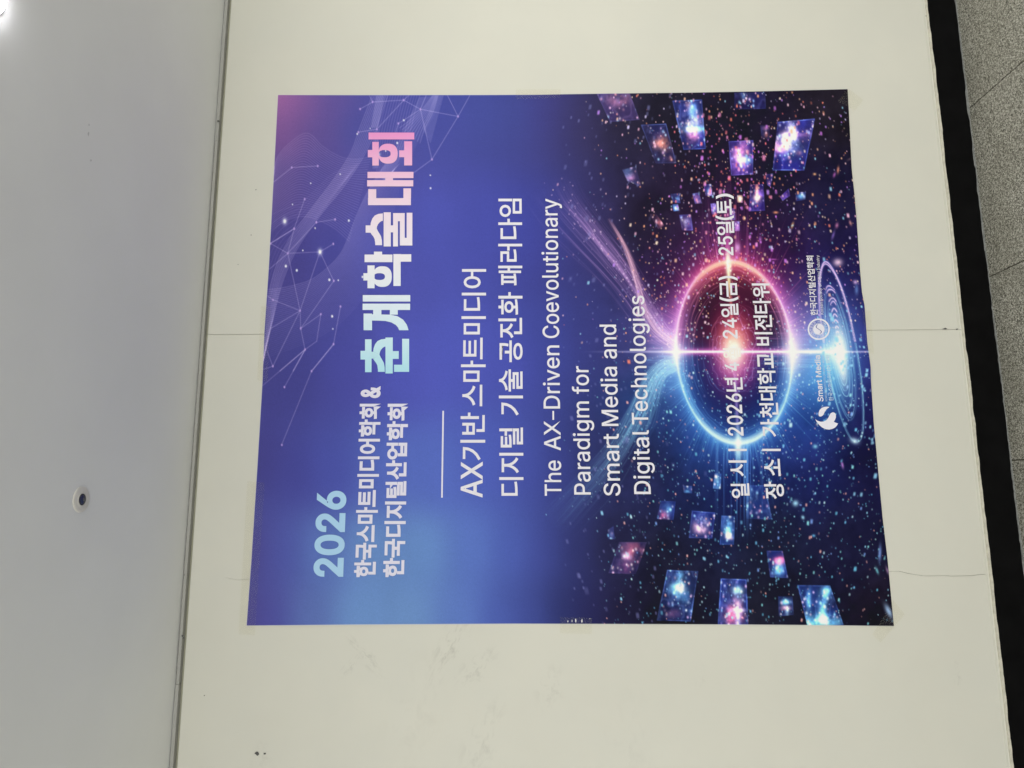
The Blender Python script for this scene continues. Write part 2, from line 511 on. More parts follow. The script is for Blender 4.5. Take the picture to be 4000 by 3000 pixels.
# background colours at measured places
CP = [
    (1090, 375, 162, 104, 162), (1180, 400, 132, 94, 158), (1110, 520, 126, 90, 152), (1300, 400, 98, 84, 155), (1230, 520, 96, 82, 150), (1090, 700, 98, 82, 148),
    (1250, 700, 82, 76, 150), (1400, 500, 76, 78, 152), (1500, 400, 78, 80, 158), (1700, 400, 72, 78, 158), (1900, 400, 70, 78, 155), (2020, 420, 68, 75, 148),
    (2120, 420, 66, 66, 135), (2200, 420, 62, 60, 115), (2300, 450, 56, 52, 92), (2420, 450, 44, 40, 64), (2600, 450, 32, 30, 44), (2900, 450, 32, 28, 46), (3280, 420, 36, 32, 42),
    (1060, 1000, 82, 76, 145), (1150, 1000, 76, 72, 145), (1300, 1000, 76, 76, 155), (1500, 1000, 78, 82, 168), (1700, 900, 76, 82, 170), (1900, 900, 72, 78, 165),
    (2050, 900, 66, 72, 158), (2150, 900, 62, 66, 142), (2250, 900, 58, 58, 118), (2350, 850, 50, 46, 88), (2500, 850, 35, 30, 50), (2700, 800, 33, 26, 46), (3000, 800, 30, 25, 46),
    (3250, 800, 32, 30, 58), (1040, 1400, 76, 74, 142), (1150, 1450, 74, 74, 148), (1350, 1450, 78, 80, 165), (1600, 1450, 82, 88, 182), (1800, 1400, 80, 88, 182),
    (2000, 1400, 74, 82, 172), (2150, 1350, 66, 74, 155), (2300, 1300, 58, 62, 128), (2420, 1300, 52, 54, 108), (1010, 1800, 76, 74, 145), (1150, 1850, 76, 78, 158),
    (1300, 1850, 80, 88, 175), (1500, 1850, 88, 108, 190), (1700, 1850, 88, 108, 192), (1900, 1800, 80, 96, 185), (2050, 1800, 74, 86, 172), (2180, 1800, 62, 70, 145),
    (2300, 1800, 50, 56, 110), (2420, 1800, 42, 44, 86), (2550, 1850, 36, 38, 74), (990, 2150, 82, 78, 150), (1100, 2150, 84, 92, 172), (1250, 2150, 94, 118, 188),
    (1450, 2150, 106, 142, 200), (1650, 2150, 104, 140, 200), (1850, 2150, 92, 118, 195), (2000, 2150, 80, 98, 182), (2130, 2150, 68, 78, 155), (2250, 2150, 50, 54, 108),
    (2400, 2150, 36, 36, 66), (2600, 2150, 30, 30, 50), (970, 2420, 82, 76, 145), (1060, 2420, 84, 86, 165), (1200, 2420, 96, 116, 182), (1400, 2420, 108, 144, 200),
    (1600, 2420, 110, 146, 202), (1800, 2420, 96, 124, 196), (1950, 2420, 80, 98, 180), (2080, 2420, 68, 80, 155), (2200, 2400, 50, 56, 112), (2300, 2400, 42, 42, 88),
    (2420, 2400, 34, 32, 60), (2600, 2400, 28, 26, 42), (3000, 2400, 30, 30, 44), (3450, 2400, 32, 28, 42), (3000, 2100, 30, 32, 52), (3300, 2100, 30, 30, 56),
    (2650, 1900, 28, 34, 72), (2900, 1900, 26, 32, 80), (3200, 1850, 29, 33, 78), (3400, 1800, 30, 29, 62), (2500, 1600, 42, 62, 118), (2700, 1750, 32, 50, 105),
    (2600, 1100, 42, 28, 62), (2800, 900, 48, 26, 62), (3050, 1000, 42, 26, 66), (3250, 1100, 36, 34, 86), (3380, 1400, 44, 42, 108), (3350, 1000, 36, 30, 70),
    (2480, 1350, 58, 62, 118), (3150, 1450, 50, 92, 160), (3150, 1300, 96, 78, 150), (3420, 1600, 38, 34, 88), (3150, 1650, 36, 52, 120),
]
CP = np.array(CP, float)
wsum = np.zeros((NY, NX)); base = np.zeros((NY, NX, 3))
ds = 5
sgx, sgy = gx[::ds, ::ds], gy[::ds, ::ds]
small = np.zeros(sgx.shape + (3,)); ws = np.zeros(sgx.shape)
for x, y, r_, g_, b_ in CP:
    q = ((sgx - x) ** 2 + ((sgy - y) * 0.8) ** 2)
    w = 1.0 / (q + 4500) ** 2.1
    small += w[..., None] * np.array([r_, g_, b_]); ws += w
small /= ws[..., None]
k = np.ones(5) / 5
for ax in (0, 1) * 5:
    pad = np.pad(small, [(2, 2) if a == ax else (0, 0) for a in range(3)], mode='edge')
    small = sum(np.take(pad, np.arange(i, i + small.shape[ax]), axis=ax) for i in range(5)) / 5
iy = (np.arange(NY) / ds); ix = (np.arange(NX) / ds)
iy0 = np.minimum(iy.astype(int), small.shape[0] - 2); ix0 = np.minimum(ix.astype(int), small.shape[1] - 2)
ty = np.clip(iy - iy0, 0, 1)[:, None, None]; tx = np.clip(ix - ix0, 0, 1)[None, :, None]
base = ((small[iy0][:, ix0] * (1 - tx) + small[iy0][:, ix0 + 1] * tx) * (1 - ty)
        + (small[iy0 + 1][:, ix0] * (1 - tx) + small[iy0 + 1][:, ix0 + 1] * tx) * ty) / 255.0
art = base
del wsum


def screen(rgb, a):
    """add printed light of colour rgb (0..1) with strength array a"""
    global art
    a = np.clip(a, 0, 1)[..., None]
    art = 1 - (1 - art) * (1 - a * np.array(rgb))


def over(rgb, a):
    global art
    a = np.clip(a, 0, 1)[..., None]
    art = art * (1 - a) + a * np.array(rgb)


def gauss(cx_, cy_, sx, sy, rot=0.0):
    dx, dy = gx - cx_, gy - cy_
    c_, s_ = math.cos(rot), math.sin(rot)
    u, v_ = dx * c_ + dy * s_, -dx * s_ + dy * c_
    return np.exp(-0.5 * ((u / sx) ** 2 + (v_ / sy) ** 2))


# patchy deep-space mottling in the dark half
dark = S(gx, 2250, 2600)
art *= (1 + (vnoise(160, 160, 3) - 0.5)[..., None] * 0.5 * dark[..., None])
art *= (1 + (vnoise(26, 34, 4, 2) - 0.5)[..., None] * 0.22 * dark[..., None])
art *= (1 + (vnoise(300, 500, 5, 3) - 0.5)[..., None] * 0.10)


def spline(pts, n=80):
    p = np.array(pts, float)
    P = np.vstack([2 * p[0] - p[1], p, 2 * p[-1] - p[-2]])
    out = []
    m_ = len(p) - 1
    for i in range(m_):
        t_ = np.linspace(0, 1, max(3, n // m_), endpoint=(i == m_ - 1))[:, None]
        a, b, c_, d = P[i], P[i + 1], P[i + 2], P[i + 3]
        out.append(0.5 * ((2 * b) + (-a + c_) * t_ + (2 * a - 5 * b + 4 * c_ - d) * t_ ** 2 + (-a + 3 * b - 3 * c_ + d) * t_ ** 3))
    return np.vstack(out)


class Ink:
    def __init__(self): self.a = np.zeros((NY + 4, NX + 4))

    def pts(self, x, y, w):
        fx = (x - X0) / STEP; fy = (y - Y0) / STEP
        ok = (fx > 0) & (fx < NX - 1) & (fy > 0) & (fy < NY - 1)
        fx, fy = fx[ok], fy[ok]; w = (np.broadcast_to(w, x.shape))[ok]
        ix_, iy_ = fx.astype(int), fy.astype(int); tx_, ty_ = fx - ix_, fy - iy_
        np.add.at(self.a, (iy_, ix_), w * (1 - tx_) * (1 - ty_)); np.add.at(self.a, (iy_, ix_ + 1), w * tx_ * (1 - ty_))
        np.add.at(self.a, (iy_ + 1, ix_), w * (1 - tx_) * ty_); np.add.at(self.a, (iy_ + 1, ix_ + 1), w * tx_ * ty_)

    def line(self, poly, w0=1.0, w1=None, fade=None):
        p = np.asarray(poly, float)
        seg = np.hypot(*np.diff(p, axis=0).T); s = np.concatenate([[0], np.cumsum(seg)])
        n_ = max(2, int(s[-1] / 1.0))
        q = np.linspace(0, s[-1], n_)
        w = np.full(n_, w0) if w1 is None else np.linspace(w0, w1, n_)
        if fade is not None: w = w * np.interp(q / s[-1], np.linspace(0, 1, len(fade)), fade)
        self.pts(np.interp(q, s, p[:, 0]), np.interp(q, s, p[:, 1]), w * 0.5)

    def get(self, blur=0):
        a = self.a[:NY, :NX].copy()
        for _ in range(blur):
            a[1:-1, 1:-1] = (a[1:-1, 1:-1] * 4 + a[:-2, 1:-1] * 2 + a[2:, 1:-1] * 2 + a[1:-1, :-2] * 2 + a[1:-1, 2:] * 2
                             + a[:-2, :-2] + a[2:, 2:] + a[:-2, 2:] + a[2:, :-2]) / 16
        return a


def z6(l): return [(1050 + a / 2.765, 350 + b / 2.765) for a, b in l]
def z7(l): return [(1020 + a / 2.765, 850 + b / 2.765) for a, b in l]


def family(P, Q, n_, w, fade=None, power=1.0, w_end=None):
    p, q = spline(P, 90), spline(Q, 90)
    m_ = min(len(p), len(q)); p = p[np.linspace(0, len(p) - 1, m_).astype(int)]; q = q[np.linspace(0, len(q) - 1, m_).astype(int)]
    for k_ in range(n_):
        t_ = (k_ / (n_ - 1)) ** power
        ink.line(p * (1 - t_) + q * t_, w if w_end is None else w + (w_end - w) * k_ / (n_ - 1), fade=fade)


ink = Ink()
family([(1455, 370), (1405, 500), (1368, 600), (1300, 705), (1205, 830), (1120, 950), (1058, 1110), (1035, 1330), (1022, 1450)],
       [(1516, 370), (1458, 530), (1412, 625), (1338, 735), (1260, 830), (1168, 960), (1108, 1090), (1068, 1240), (1030, 1400)], 10, 0.62)
family([(1068, 690), (1080, 620), (1130, 560), (1200, 520), (1262, 572), (1330, 612), (1392, 622), (1450, 612)],
       [(1022, 960), (1052, 910), (1100, 872), (1150, 850), (1200, 847), (1250, 862), (1310, 895), (1364, 942)], 34, 0.42)
family([(1040, 1132), (1100, 1125), (1165, 1110), (1222, 1089), (1280, 1045), (1327, 995), (1356, 937), (1410, 800), (1470, 690), (1540, 590), (1580, 500), (1640, 380)],
       [(1030, 1400), (1110, 1372), (1220, 1330), (1330, 1260), (1420, 1160), (1480, 1040), (1520, 900), (1560, 740), (1600, 620), (1650, 530), (1690, 460), (1734, 372)], 34, 0.62, w_end=0.16,
       fade=[0.9, 1, 1, 0.9, 0.7, 0.45, 0.6])
family([(1505, 370), (1490, 430), (1470, 520), (1465, 640), (1500, 700), (1560, 640)],
       [(1640, 370), (1620, 440), (1600, 520), (1560, 620), (1520, 690), (1480, 720)], 14, 0.4)
family([(1560, 500), (1600, 470), (1650, 425), (1690, 372)], [(1640, 560), (1660, 500), (1690, 440), (1712, 372)], 9, 0.6)
family([(1040, 850), (1100, 820), (1180, 790), (1300, 680), (1400, 640)], [(1060, 1290), (1090, 1100), (1150, 980), (1230, 860), (1360, 690)], 12, 0.22)
screen((0.74, 0.66, 0.95), ink.get() * 0.55)
# pale veils between the lines
for poly, a_ in (([(1448, 500), (1478, 500), (1500, 372), (1470, 372)], 0.18), ([(1455, 660), (1480, 655), (1478, 505), (1455, 520)], 0.14), ([(1650, 500), (1682, 560), (1734, 372), (1700, 372)], 0.12)):
    p = np.array(poly, float); inside = np.ones((NY, NX), bool)
    c_ = p.mean(0)
    for i in range(4):
        a, b = p[i], p[(i + 1) % 4]
        s_ = (b[0] - a[0]) * (gy - a[1]) - (b[1] - a[1]) * (gx - a[0])
        sc_ = (b[0] - a[0]) * (c_[1] - a[1]) - (b[1] - a[1]) * (c_[0] - a[0])
        inside &= (s_ * sc_ > 0)
    screen((0.75, 0.68, 0.95), inside * a_)
# constellation
ink = Ink()
A = z6([(1087, 62), (1122, 134), (986, 210), (1457, 114), (1512, 62), (1168, 428), (967, 460), (1638, 212), (1458, 331), (1399, 366), (2044, 290), (1930, 62),
        (2172, 62), (1762, 754), (1563, 900), (1370, 460), (248, 842), (529, 825), (50, 1000), (717, 1402), (513, 1434), (274, 1500), (388, 1182), (25, 1655), (1700, 62)])
E_ = [(0, 1), (1, 2), (1, 3), (3, 4), (3, 5), (5, 6), (3, 7), (7, 8), (8, 9), (9, 15), (7, 10), (10, 11), (10, 12), (7, 13), (13, 10), (13, 14), (16, 17), (16, 18), (19, 20),
      (21, 23), (22, 21), (24, 7)]
for a, b in E_: ink.line([A[a], A[b]], 0.62)
B = z7([(597, 50), (799, 20), (357, 120), (103, 280), (288, 386), (635, 370), (780, 284), (785, 683), (421, 1005), (128, 888), (645, 1043), (428, 1197), (857, 960),
        (782, 1367), (475, 1425), (600, 1335), (127, 1605), (40, 1380), (100, 1200), (200, 1659), (345, 1659), (545, 1659), (60, 840), (85, 560), (20, 1640)])
E2 = [(2, 3), (3, 4), (4, 5), (5, 6), (5, 8), (5, 7), (4, 8), (4, 0), (2, 4), (7, 11), (8, 9), (8, 11), (8, 16), (8, 18), (10, 11), (11, 14), (10, 15), (15, 14), (12, 13), (13, 21),
      (14, 19), (14, 20), (16, 17), (9, 22), (4, 23), (16, 24)]
for a, b in E2: ink.line([B[a], B[b]], 0.62)
C_ = [(1217, 1450), (1111, 1512), (1101, 1738)]
ink.line([(1217, 1450), (1100, 1738)], 0.6); ink.line([B[14], (1111, 1512)], 0.55); ink.line([B[13], (1217, 1450)], 0.55); ink.line([B[14], (1025, 1507)], 0.5)
screen((0.72, 0.64, 0.95), ink.get() * 0.8)


def dot(x, y, rx, ry, rgb, a=1.0, soft=0.35):
    i0, i1 = int((x - 3 * rx - X0) / STEP) - 1, int((x + 3 * rx - X0) / STEP) + 2
    j0, j1 = int((y - 3 * ry - Y0) / STEP) - 1, int((y + 3 * ry - Y0) / STEP) + 2
    i0, j0 = max(i0, 0), max(j0, 0); i1, j1 = min(i1, NX), min(j1, NY)
    if i1 <= i0 or j1 <= j0: return
    r = np.hypot((gx[j0:j1, i0:i1] - x) / rx, (gy[j0:j1, i0:i1] - y) / ry)
    m_ = (np.clip((1 + soft - r) / (2 * soft), 0, 1) * a)[..., None]
    art[j0:j1, i0:i1] = art[j0:j1, i0:i1] * (1 - m_) + m_ * np.array(rgb)


for i in (1, 2, 3, 5, 6, 7, 9, 10, 13, 16, 17, 19, 20, 21, 22): dot(A[i][0], A[i][1], 3, 4.4, (0.72, 0.62, 0.88))
for i in (0, 1, 2, 3, 4, 6, 7, 8, 9, 10, 11, 12, 13, 14, 16): dot(B[i][0], B[i][1], 3, 4.6, (0.72, 0.62, 0.88))
for x, y in C_: dot(x, y, 3, 4.4, (0.72, 0.62, 0.88))
for x, y, r_ in [(*z6([(955, 479)])[0], 2.6), (*z6([(1458, 331)])[0], 2.8), (*z6([(1387, 577)])[0], 3.2), (*z6([(772, 913)])[0], 2), (*z6([(453, 1012)])[0], 2.2),
                 (*z6([(256, 1240)])[0], 2), (*z6([(864, 1415)])[0], 3.4), (*z6([(1747, 1065)])[0], 2.8), (*z6([(1745, 925)])[0], 2), (*z6([(500, 1496)])[0], 2.4),
                 (*z6([(1262, 662)])[0], 2.4), (*z6([(1095, 420)])[0], 1.8), (*z7([(267, 524)])[0], 4), (*z7([(385, 570)])[0], 3.6), (*z7([(737, 672)])[0], 3.8), (*z7([(834, 677)])[0], 2.2),
                 (*z7([(767, 1066)])[0], 3.8), (*z7([(775, 1202)])[0], 2.2), (*z7([(450, 355)])[0], 2.2), (*z7([(1095, 641)])[0], 3.4)]:
    dot(x, y, r_, r_ * 1.35, (0.93, 0.93, 1.0))
for x, y in (z6([(172, 1422)])[0], z7([(636, 370)])[0]):
    screen((0.8, 0.8, 1), gauss(x, y, 6, 9) * 0.9); dot(x, y, 4.6, 6.6, (1, 1, 1))
screen((0.8, 0.85, 1), gauss(1478, 604, 5, 6) * 0.9)

# ---- light streams that flow into the ring
rs = np.random.default_rng(5)


def stream(pts, n_, spread0, spread1, w, fade, blur=0):
    base_ = spline(pts, 120)
    tt = np.linspace(0, 1, len(base_))
    nrm = np.gradient(base_, axis=0); nrm /= np.hypot(nrm[:, 0], nrm[:, 1])[:, None] + 1e-6
    nrm = np.stack([-nrm[:, 1], nrm[:, 0]], 1)
    for _ in range(n_):
        o0, ph, fr, am = rs.normal(0, 1), rs.uniform(0, 6.28), rs.uniform(0.6, 2.2), rs.uniform(2, 14)
        off = (o0 * (spread0 * (1 - tt) + spread1 * tt) + am * np.sin(tt * fr * 6.28 + ph) * (0.4 + tt * 0.3))
        ink.line(base_ + nrm * off[:, None], w * rs.uniform(0.4, 1.3), fade=fade)


ink = Ink()
stream([(2160, 700), (2215, 800), (2300, 905), (2390, 1010), (2465, 1110), (2530, 1215), (2580, 1290), (2640, 1335)], 70, 50, 16, 0.27, [0, 0.35, 0.7, 0.9, 0.85, 0.9, 1.3])
stream([(2205, 790), (2290, 880), (2370, 985), (2460, 1090)], 26, 22, 8, 0.25, [0.2, 0.8, 0.9, 0.3])
a = ink.get()
dots_ = np.random.default_rng(9)
for _k in range(150):
    q_ = dots_.random(); b_ = np.array([(2160, 700), (2215, 800), (2300, 905), (2390, 1010), (2465, 1110), (2530, 1215), (2580, 1290), (2640, 1335)], float)
    px_, py_ = np.interp(q_ * 7, range(8), b_[:, 0]), np.interp(q_ * 7, range(8), b_[:, 1])
    dot(px_ + dots_.normal(0, 30 - 20 * q_), py_ + dots_.normal(0, 26 - 10 * q_), dots_.uniform(1.4, 3), dots_.uniform(2, 4), (0.78, 0.66, 0.85), dots_.uniform(0.25, 0.8))
for _k in range(150):
    q_ = dots_.random(); b_ = np.array([(2640, 1415), (2560, 1462), (2530, 1520), (2495, 1610), (2450, 1700), (2400, 1780), (2330, 1870), (2250, 1960)], float)
    px_, py_ = np.interp(q_ * 7, range(8), b_[:, 0]), np.interp(q_ * 7, range(8), b_[:, 1])
    dot(px_ + dots_.normal(0, 18 + 26 * q_), py_ + dots_.normal(0, 22), dots_.uniform(1.4, 3), dots_.uniform(2, 4), (0.62, 0.82, 0.9), dots_.uniform(0.25, 0.8) * (1 - 0.5 * q_))
screen((0.62, 0.42, 0.68), np.clip(a * 0.8, 0, 0.7)); screen((0.46, 0.30, 0.54), np.clip(ink.get(20) * 0.8, 0, 0.55))
ink = Ink()
stream([(2378, 855), (2430, 945), (2462, 1020), (2490, 1110), (2515, 1210), (2560, 1290), (2640, 1350)], 26, 4, 12, 0.4, [0.1, 0.7, 1.0, 0.9, 0.9, 1.0, 1.3])
screen((0.8, 0.55, 0.62), np.clip(ink.get() * 0.75, 0, 0.8)); screen((0.55, 0.32, 0.4), np.clip(ink.get(8) * 0.6, 0, 0.5))
ink = Ink()
stream([(2650, 1410), (2600, 1428), (2560, 1462), (2530, 1520), (2495, 1610), (2450, 1700), (2400, 1780), (2330, 1870), (2250, 1960), (2160, 2060)], 80, 10, 36, 0.34,
       [1.3, 1.1, 0.95, 0.85, 0.75, 0.6, 0.45, 0.3, 0.15, 0])
stream([(2640, 1440), (2585, 1475), (2550, 1560), (2520, 1650), (2460, 1740)], 34, 8, 26, 0.34, [1, 1, 0.8, 0.5, 0.1])
screen((0.42, 0.72, 0.86), np.clip(ink.get() * 0.62, 0, 0.7)); screen((0.22, 0.38, 0.6), np.clip(ink.get(14) * 0.5, 0, 0.5))

# ---- floating picture cards
def card(q, tint, fill, blobs, edge=0.4, seed=0):
    p = np.array(q, float)
    i0 = max(0, int((p[:, 0].min() - X0) / STEP) - 2); i1 = min(NX, int((p[:, 0].max() - X0) / STEP) + 3)
    j0 = max(0, int((p[:, 1].min() - Y0) / STEP) - 2); j1 = min(NY, int((p[:, 1].max() - Y0) / STEP) + 3)
    x, y = gx[j0:j1, i0:i1], gy[j0:j1, i0:i1]
    dmin = np.full(x.shape, 1e9); c_ = p.mean(0)
    for i in range(4):
        a, b = p[i], p[(i + 1) % 4]
        d = ((b[0] - a[0]) * (y - a[1]) - (b[1] - a[1]) * (x - a[0])) / max(1e-6, math.hypot(*(b - a)))
        if (b[0] - a[0]) * (c_[1] - a[1]) - (b[1] - a[1]) * (c_[0] - a[0]) < 0: d = -d
        dmin = np.minimum(dmin, d)
    ins = np.clip(dmin / 2 + 0.5, 0, 1)
    r = np.random.default_rng(seed + 100)
    W_, H_ = np.ptp(p[:, 0]), np.ptp(p[:, 1])
    nz = NOI[seed % 4][j0:j1, i0:i1]; nz2 = NOI[(seed + 1) % 4][j0:j1, i0:i1]
    sub = art[j0:j1, i0:i1]
    L = np.zeros_like(sub)
    L += np.array([0.55, 0.62, 0.9]) * np.array(tint) * (fill * (0.18 + 0.8 * nz) * ins)[..., None]
    for (u, v_, su, sv, rgb, amt) in blobs:
        bx, by = c_[0] + u * W_ / 2, c_[1] + v_ * H_ / 2
        e = np.exp(-0.5 * (((x - bx) / (su * W_ / 2)) ** 2 + ((y - by) / (sv * H_ / 2)) ** 2))
        L += np.array(rgb) * (e * amt * ins * np.clip(0.3 + 2.6 * (nz2 - 0.36), 0.05, 1.8))[..., None]
    L += (np.array(tint) * 0.6 + 0.3) * (RID[seed % 3][j0:j1, i0:i1] * ins * fill * 0.4)[..., None]
    L += np.array([0.45, 0.6, 0.95]) * (np.exp(-((dmin - 2) / 1.5) ** 2) * edge * 0.75 * np.clip(nz * 1.6 - 0.25, 0, 1))[..., None]
    for _ in range(int(W_ * H_ / 700) + 3):
        sx_, sy_ = c_[0] + r.uniform(-1, 1) * W_ / 2, c_[1] + r.uniform(-1, 1) * H_ / 2
        rr = r.uniform(1.3, 3.4)
        cc_ = np.array([(1, 0.62, 0.5), (0.6, 0.85, 1), (1, 0.75, 0.9), (1, 0.95, 0.9)][r.integers(4)])
        L += cc_ * (np.exp(-0.5 * (((x - sx_) / rr) ** 2 + ((y - sy_) / (rr * 1.4)) ** 2)) * ins * r.uniform(0.2, 0.9) * min(1.0, fill * 2.2))[..., None]
    art[j0:j1, i0:i1] = 1 - (1 - sub) * (1 - np.clip(L, 0, 1))


NOI = [vnoise(36, 46, s_, 4) for s_ in (21, 22, 23, 24)]
NOI = [(n_ - n_.min()) / np.ptp(n_) for n_ in NOI]
RID = [np.clip(1 - np.abs(vnoise(60, 90, s_, 4) - 0.5) * 9, 0, 1) ** 1.5 for s_ in (51, 52, 53)]
def z5(l): return [(2050 + a / 2.0733, 350 + b / 2.0733) for a, b in l]
def z6b(l): return [(2700 + a / 2.0738, 350 + b / 2.0738) for a, b in l]
def z7b(l): return [(2100 + a / 2.0738, 1650 + b / 2.0738) for a, b in l]
def z8(l): return [(2700 + a / 2.0738, 1650 + b / 2.0738) for a, b in l]
PK, OR, CY, WH, VI, BL, RD = (1, 0.55, 0.75), (1, 0.55, 0.38), (0.45, 0.8, 1), (1, 0.95, 1), (0.62, 0.4, 0.95), (0.2, 0.4, 0.95), (0.95, 0.35, 0.4)
card(z5([(580, 30), (850, 30), (930, 245), (690, 262)]), (0.40, 0.22, 0.5), 0.55, [(0, -0.5, 0.35, 0.3, (0.7, 0.4, 0.5), 0.7)], 0.2, 1)
card(z5([(940, 285), (1145, 275), (1228, 595), (1060, 598)]), (0.16, 0.2, 0.55), 0.5, [(0.1, 0.0, 0.3, 0.25, OR, 0.9), (0.6, 0.6, 0.18, 0.14, OR, 0.8), (-0.1, -0.4, 0.2, 0.1, PK, 0.3)], 0.6, 2)
card(z5([(1195, 90), (1435, 80), (1465, 480), (1285, 488)]), (0.14, 0.25, 0.75), 0.75, [(0.0, -0.1, 0.4, 0.2, WH, 1.2), (0.15, 0.15, 0.55, 0.10, CY, 1.1), (0.1, 0.45, 0.25, 0.18, PK, 1.0),
     (0.05, -0.5, 0.2, 0.25, CY, 1.0), (-0.2, -0.75, 0.15, 0.15, OR, 0.7)], 0.8, 3)
card(z5([(1650, 418), (1850, 410), (1848, 685), (1672, 697)]), (0.40, 0.25, 0.8), 0.8, [(-0.2, 0.0, 0.35, 0.45, PK, 1.0), (0.3, 0.15, 0.35, 0.2, CY, 1.1), (0.0, -0.6, 0.3, 0.3, PK, 0.9), (-0.1, 0.5, 0.3, 0.3, VI, 1)], 0.6, 4)
card(z6b([(350, 25), (600, 20), (605, 155), (350, 160)]), (0.16, 0.18, 0.6), 0.6, [(-0.3, -0.6, 0.15, 0.4, CY, 0.7)], 0.2, 5)
card(z6b([(700, 262), (1003, 235), (915, 655), (660, 655)]), (0.22, 0.25, 0.85), 0.8, [(-0.35, -0.2, 0.2, 0.16, WH, 1.5), (0.0, -0.6, 0.14, 0.35, WH, 0.9), (-0.6, 0.05, 0.4, 0.16, PK, 1.0),
     (0.2, -0.4, 0.4, 0.12, PK, 0.9), (0.0, 0.0, 0.3, 0.3, CY, 0.6), (0.3, 0.3, 0.08, 0.06, OR, 1.0)], 0.9, 6)
card(z6b([(478, 770), (585, 765), (598, 980), (470, 985)]), (0.22, 0.16, 0.65), 0.7, [(0, 0.1, 0.3, 0.18, (1, 0.8, 0.6), 1.5), (0, -0.5, 0.14, 0.4, OR, 1.0), (0.4, -0.3, 0.3, 0.2, VI, 0.6)], 0.2, 7)
card(z5([(1180, 845), (1250, 840), (1260, 920), (1200, 910)]), BL, 0.4, [(0.4, 0.2, 0.4, 0.3, CY, 0.6)], 0.4, 8)
card(z5([(1355, 840), (1410, 835), (1435, 920), (1380, 925)]), (0.4, 0.35, 0.9), 0.7, [(0.2, 0.2, 0.5, 0.5, PK, 0.9)], 0.4, 9)
card(z5([(1195, 930), (1240, 925), (1250, 980), (1205, 985)]), BL, 0.6, [(0, 0, 0.6, 0.6, CY, 0.9)], 0.2, 10)
card(z5([(1250, 1015), (1345, 1010), (1362, 1140), (1275, 1140)]), (0.45, 0.35, 0.8), 0.7, [(0.1, 0.1, 0.35, 0.35, WH, 1.3)], 0.4, 11)
card(z5([(1450, 770), (1510, 765), (1520, 860), (1465, 860)]), (0.3, 0.35, 0.9), 0.5, [(0.2, 0.3, 0.4, 0.4, CY, 1.0), (0.2, 0.7, 0.4, 0.2, PK, 0.9)], 0.2, 12)
card(z5([(1720, 855), (1765, 855), (1765, 915), (1720, 915)]), (0.8, 0.45, 0.35), 0.8, [(0, 0, 0.5, 0.6, (1, 0.8, 0.6), 1.2)], 0.3, 13)
card(z5([(1690, 1065), (1740, 1065), (1740, 1145), (1700, 1145)]), (0.6, 0.3, 0.7), 0.8, [(0, 0, 0.5, 0.5, (1, 0.7, 1), 1.2)], 0.2, 14)
card(z5([(1505, 925), (1545, 920), (1560, 1000), (1515, 1010)]), (0.6, 0.4, 0.85), 0.9, [(0.4, 0.2, 0.4, 0.6, (0.8, 0.8, 1), 1)], 0.4, 15)
card(z5([(1660, 960), (1700, 960), (1705, 1055), (1660, 1055)]), (0.6, 0.4, 0.8), 0.8, [(0.1, -0.2, 0.5, 0.5, (1, 0.8, 1), 1)], 0.2, 16)
card(z5([(790, 650), (900, 620), (945, 790), (830, 740)]), (0.12, 0.16, 0.45), 0.5, [(-0.1, 0.1, 0.4, 0.25, PK, 0.6), (-0.4, -0.3, 0.3, 0.3, CY, 0.5)], 0.1, 17)
card(z5([(1010, 1010), (1060, 1000), (1130, 1100), (1080, 1130)]), (0.3, 0.12, 0.2), 0.6, [(0.2, 0.2, 0.35, 0.4, (0.9, 0.45, 0.4), 0.9)], 0.1, 18)
card(z6b([(720, 870), (790, 800), (800, 860), (740, 900)]), (0.4, 0.22, 0.75), 0.8, [(-0.3, 0.3, 0.4, 0.4, PK, 1)], 0.2, 19)
card(z6b([(560, 290), (635, 290), (640, 400), (570, 400)]), (0.1, 0.14, 0.5), 0.5, [(0.2, 0.4, 0.3, 0.3, OR, 0.5), (0, -0.6, 0.5, 0.2, PK, 0.6)], 0.1, 20)
card(z6b([(845, 830), (930, 830), (925, 890), (850, 905)]), (0.12, 0.25, 0.7), 0.5, [(0, 0, 0.5, 0.4, CY, 0.7)], 0.1, 21)
card(z6b([(605, 685), (665, 680), (640, 790), (615, 770)]), (0.25, 0.2, 0.7), 0.7, [(0, 0.2, 0.4, 0.4, PK, 0.9)], 0.4, 22)
card(z7b([(1050, 1195), (1302, 1205), (1240, 1612), (965, 1605)]), (0.10, 0.26, 0.58), 0.7, [(0.0, -0.3, 0.25, 0.22, (0.5, 0.85, 0.85), 0.9), (0.1, -0.3, 0.12, 0.10, OR, 1.1), (0.1, -0.75, 0.12, 0.2, CY, 0.6),
     (0.4, 0.1, 0.2, 0.15, CY, 0.5), (0.7, 0.55, 0.2, 0.06, CY, 0.8), (-0.3, 0.7, 0.25, 0.12, PK, 0.4)], 0.7, 23)
card(z7b([(1250, 715), (1440, 730), (1415, 940), (1225, 935)]), (0.16, 0.25, 0.75), 0.65, [(-0.1, 0.15, 0.3, 0.3, (1, 0.7, 0.75), 1.4), (0, -0.3, 0.2, 0.4, (0.8, 0.9, 1), 0.8)], 0.5, 24)
card(z7b([(1490, 755), (1600, 760), (1590, 990), (1475, 990)]), (0.2, 0.45, 0.85), 0.7, [(0, 0.0, 0.4, 0.3, CY, 1.0), (0.0, 0.4, 0.3, 0.14, (1, 0.75, 0.85), 1.4), (0, -0.6, 0.25, 0.4, CY, 0.7)], 0.4, 25)
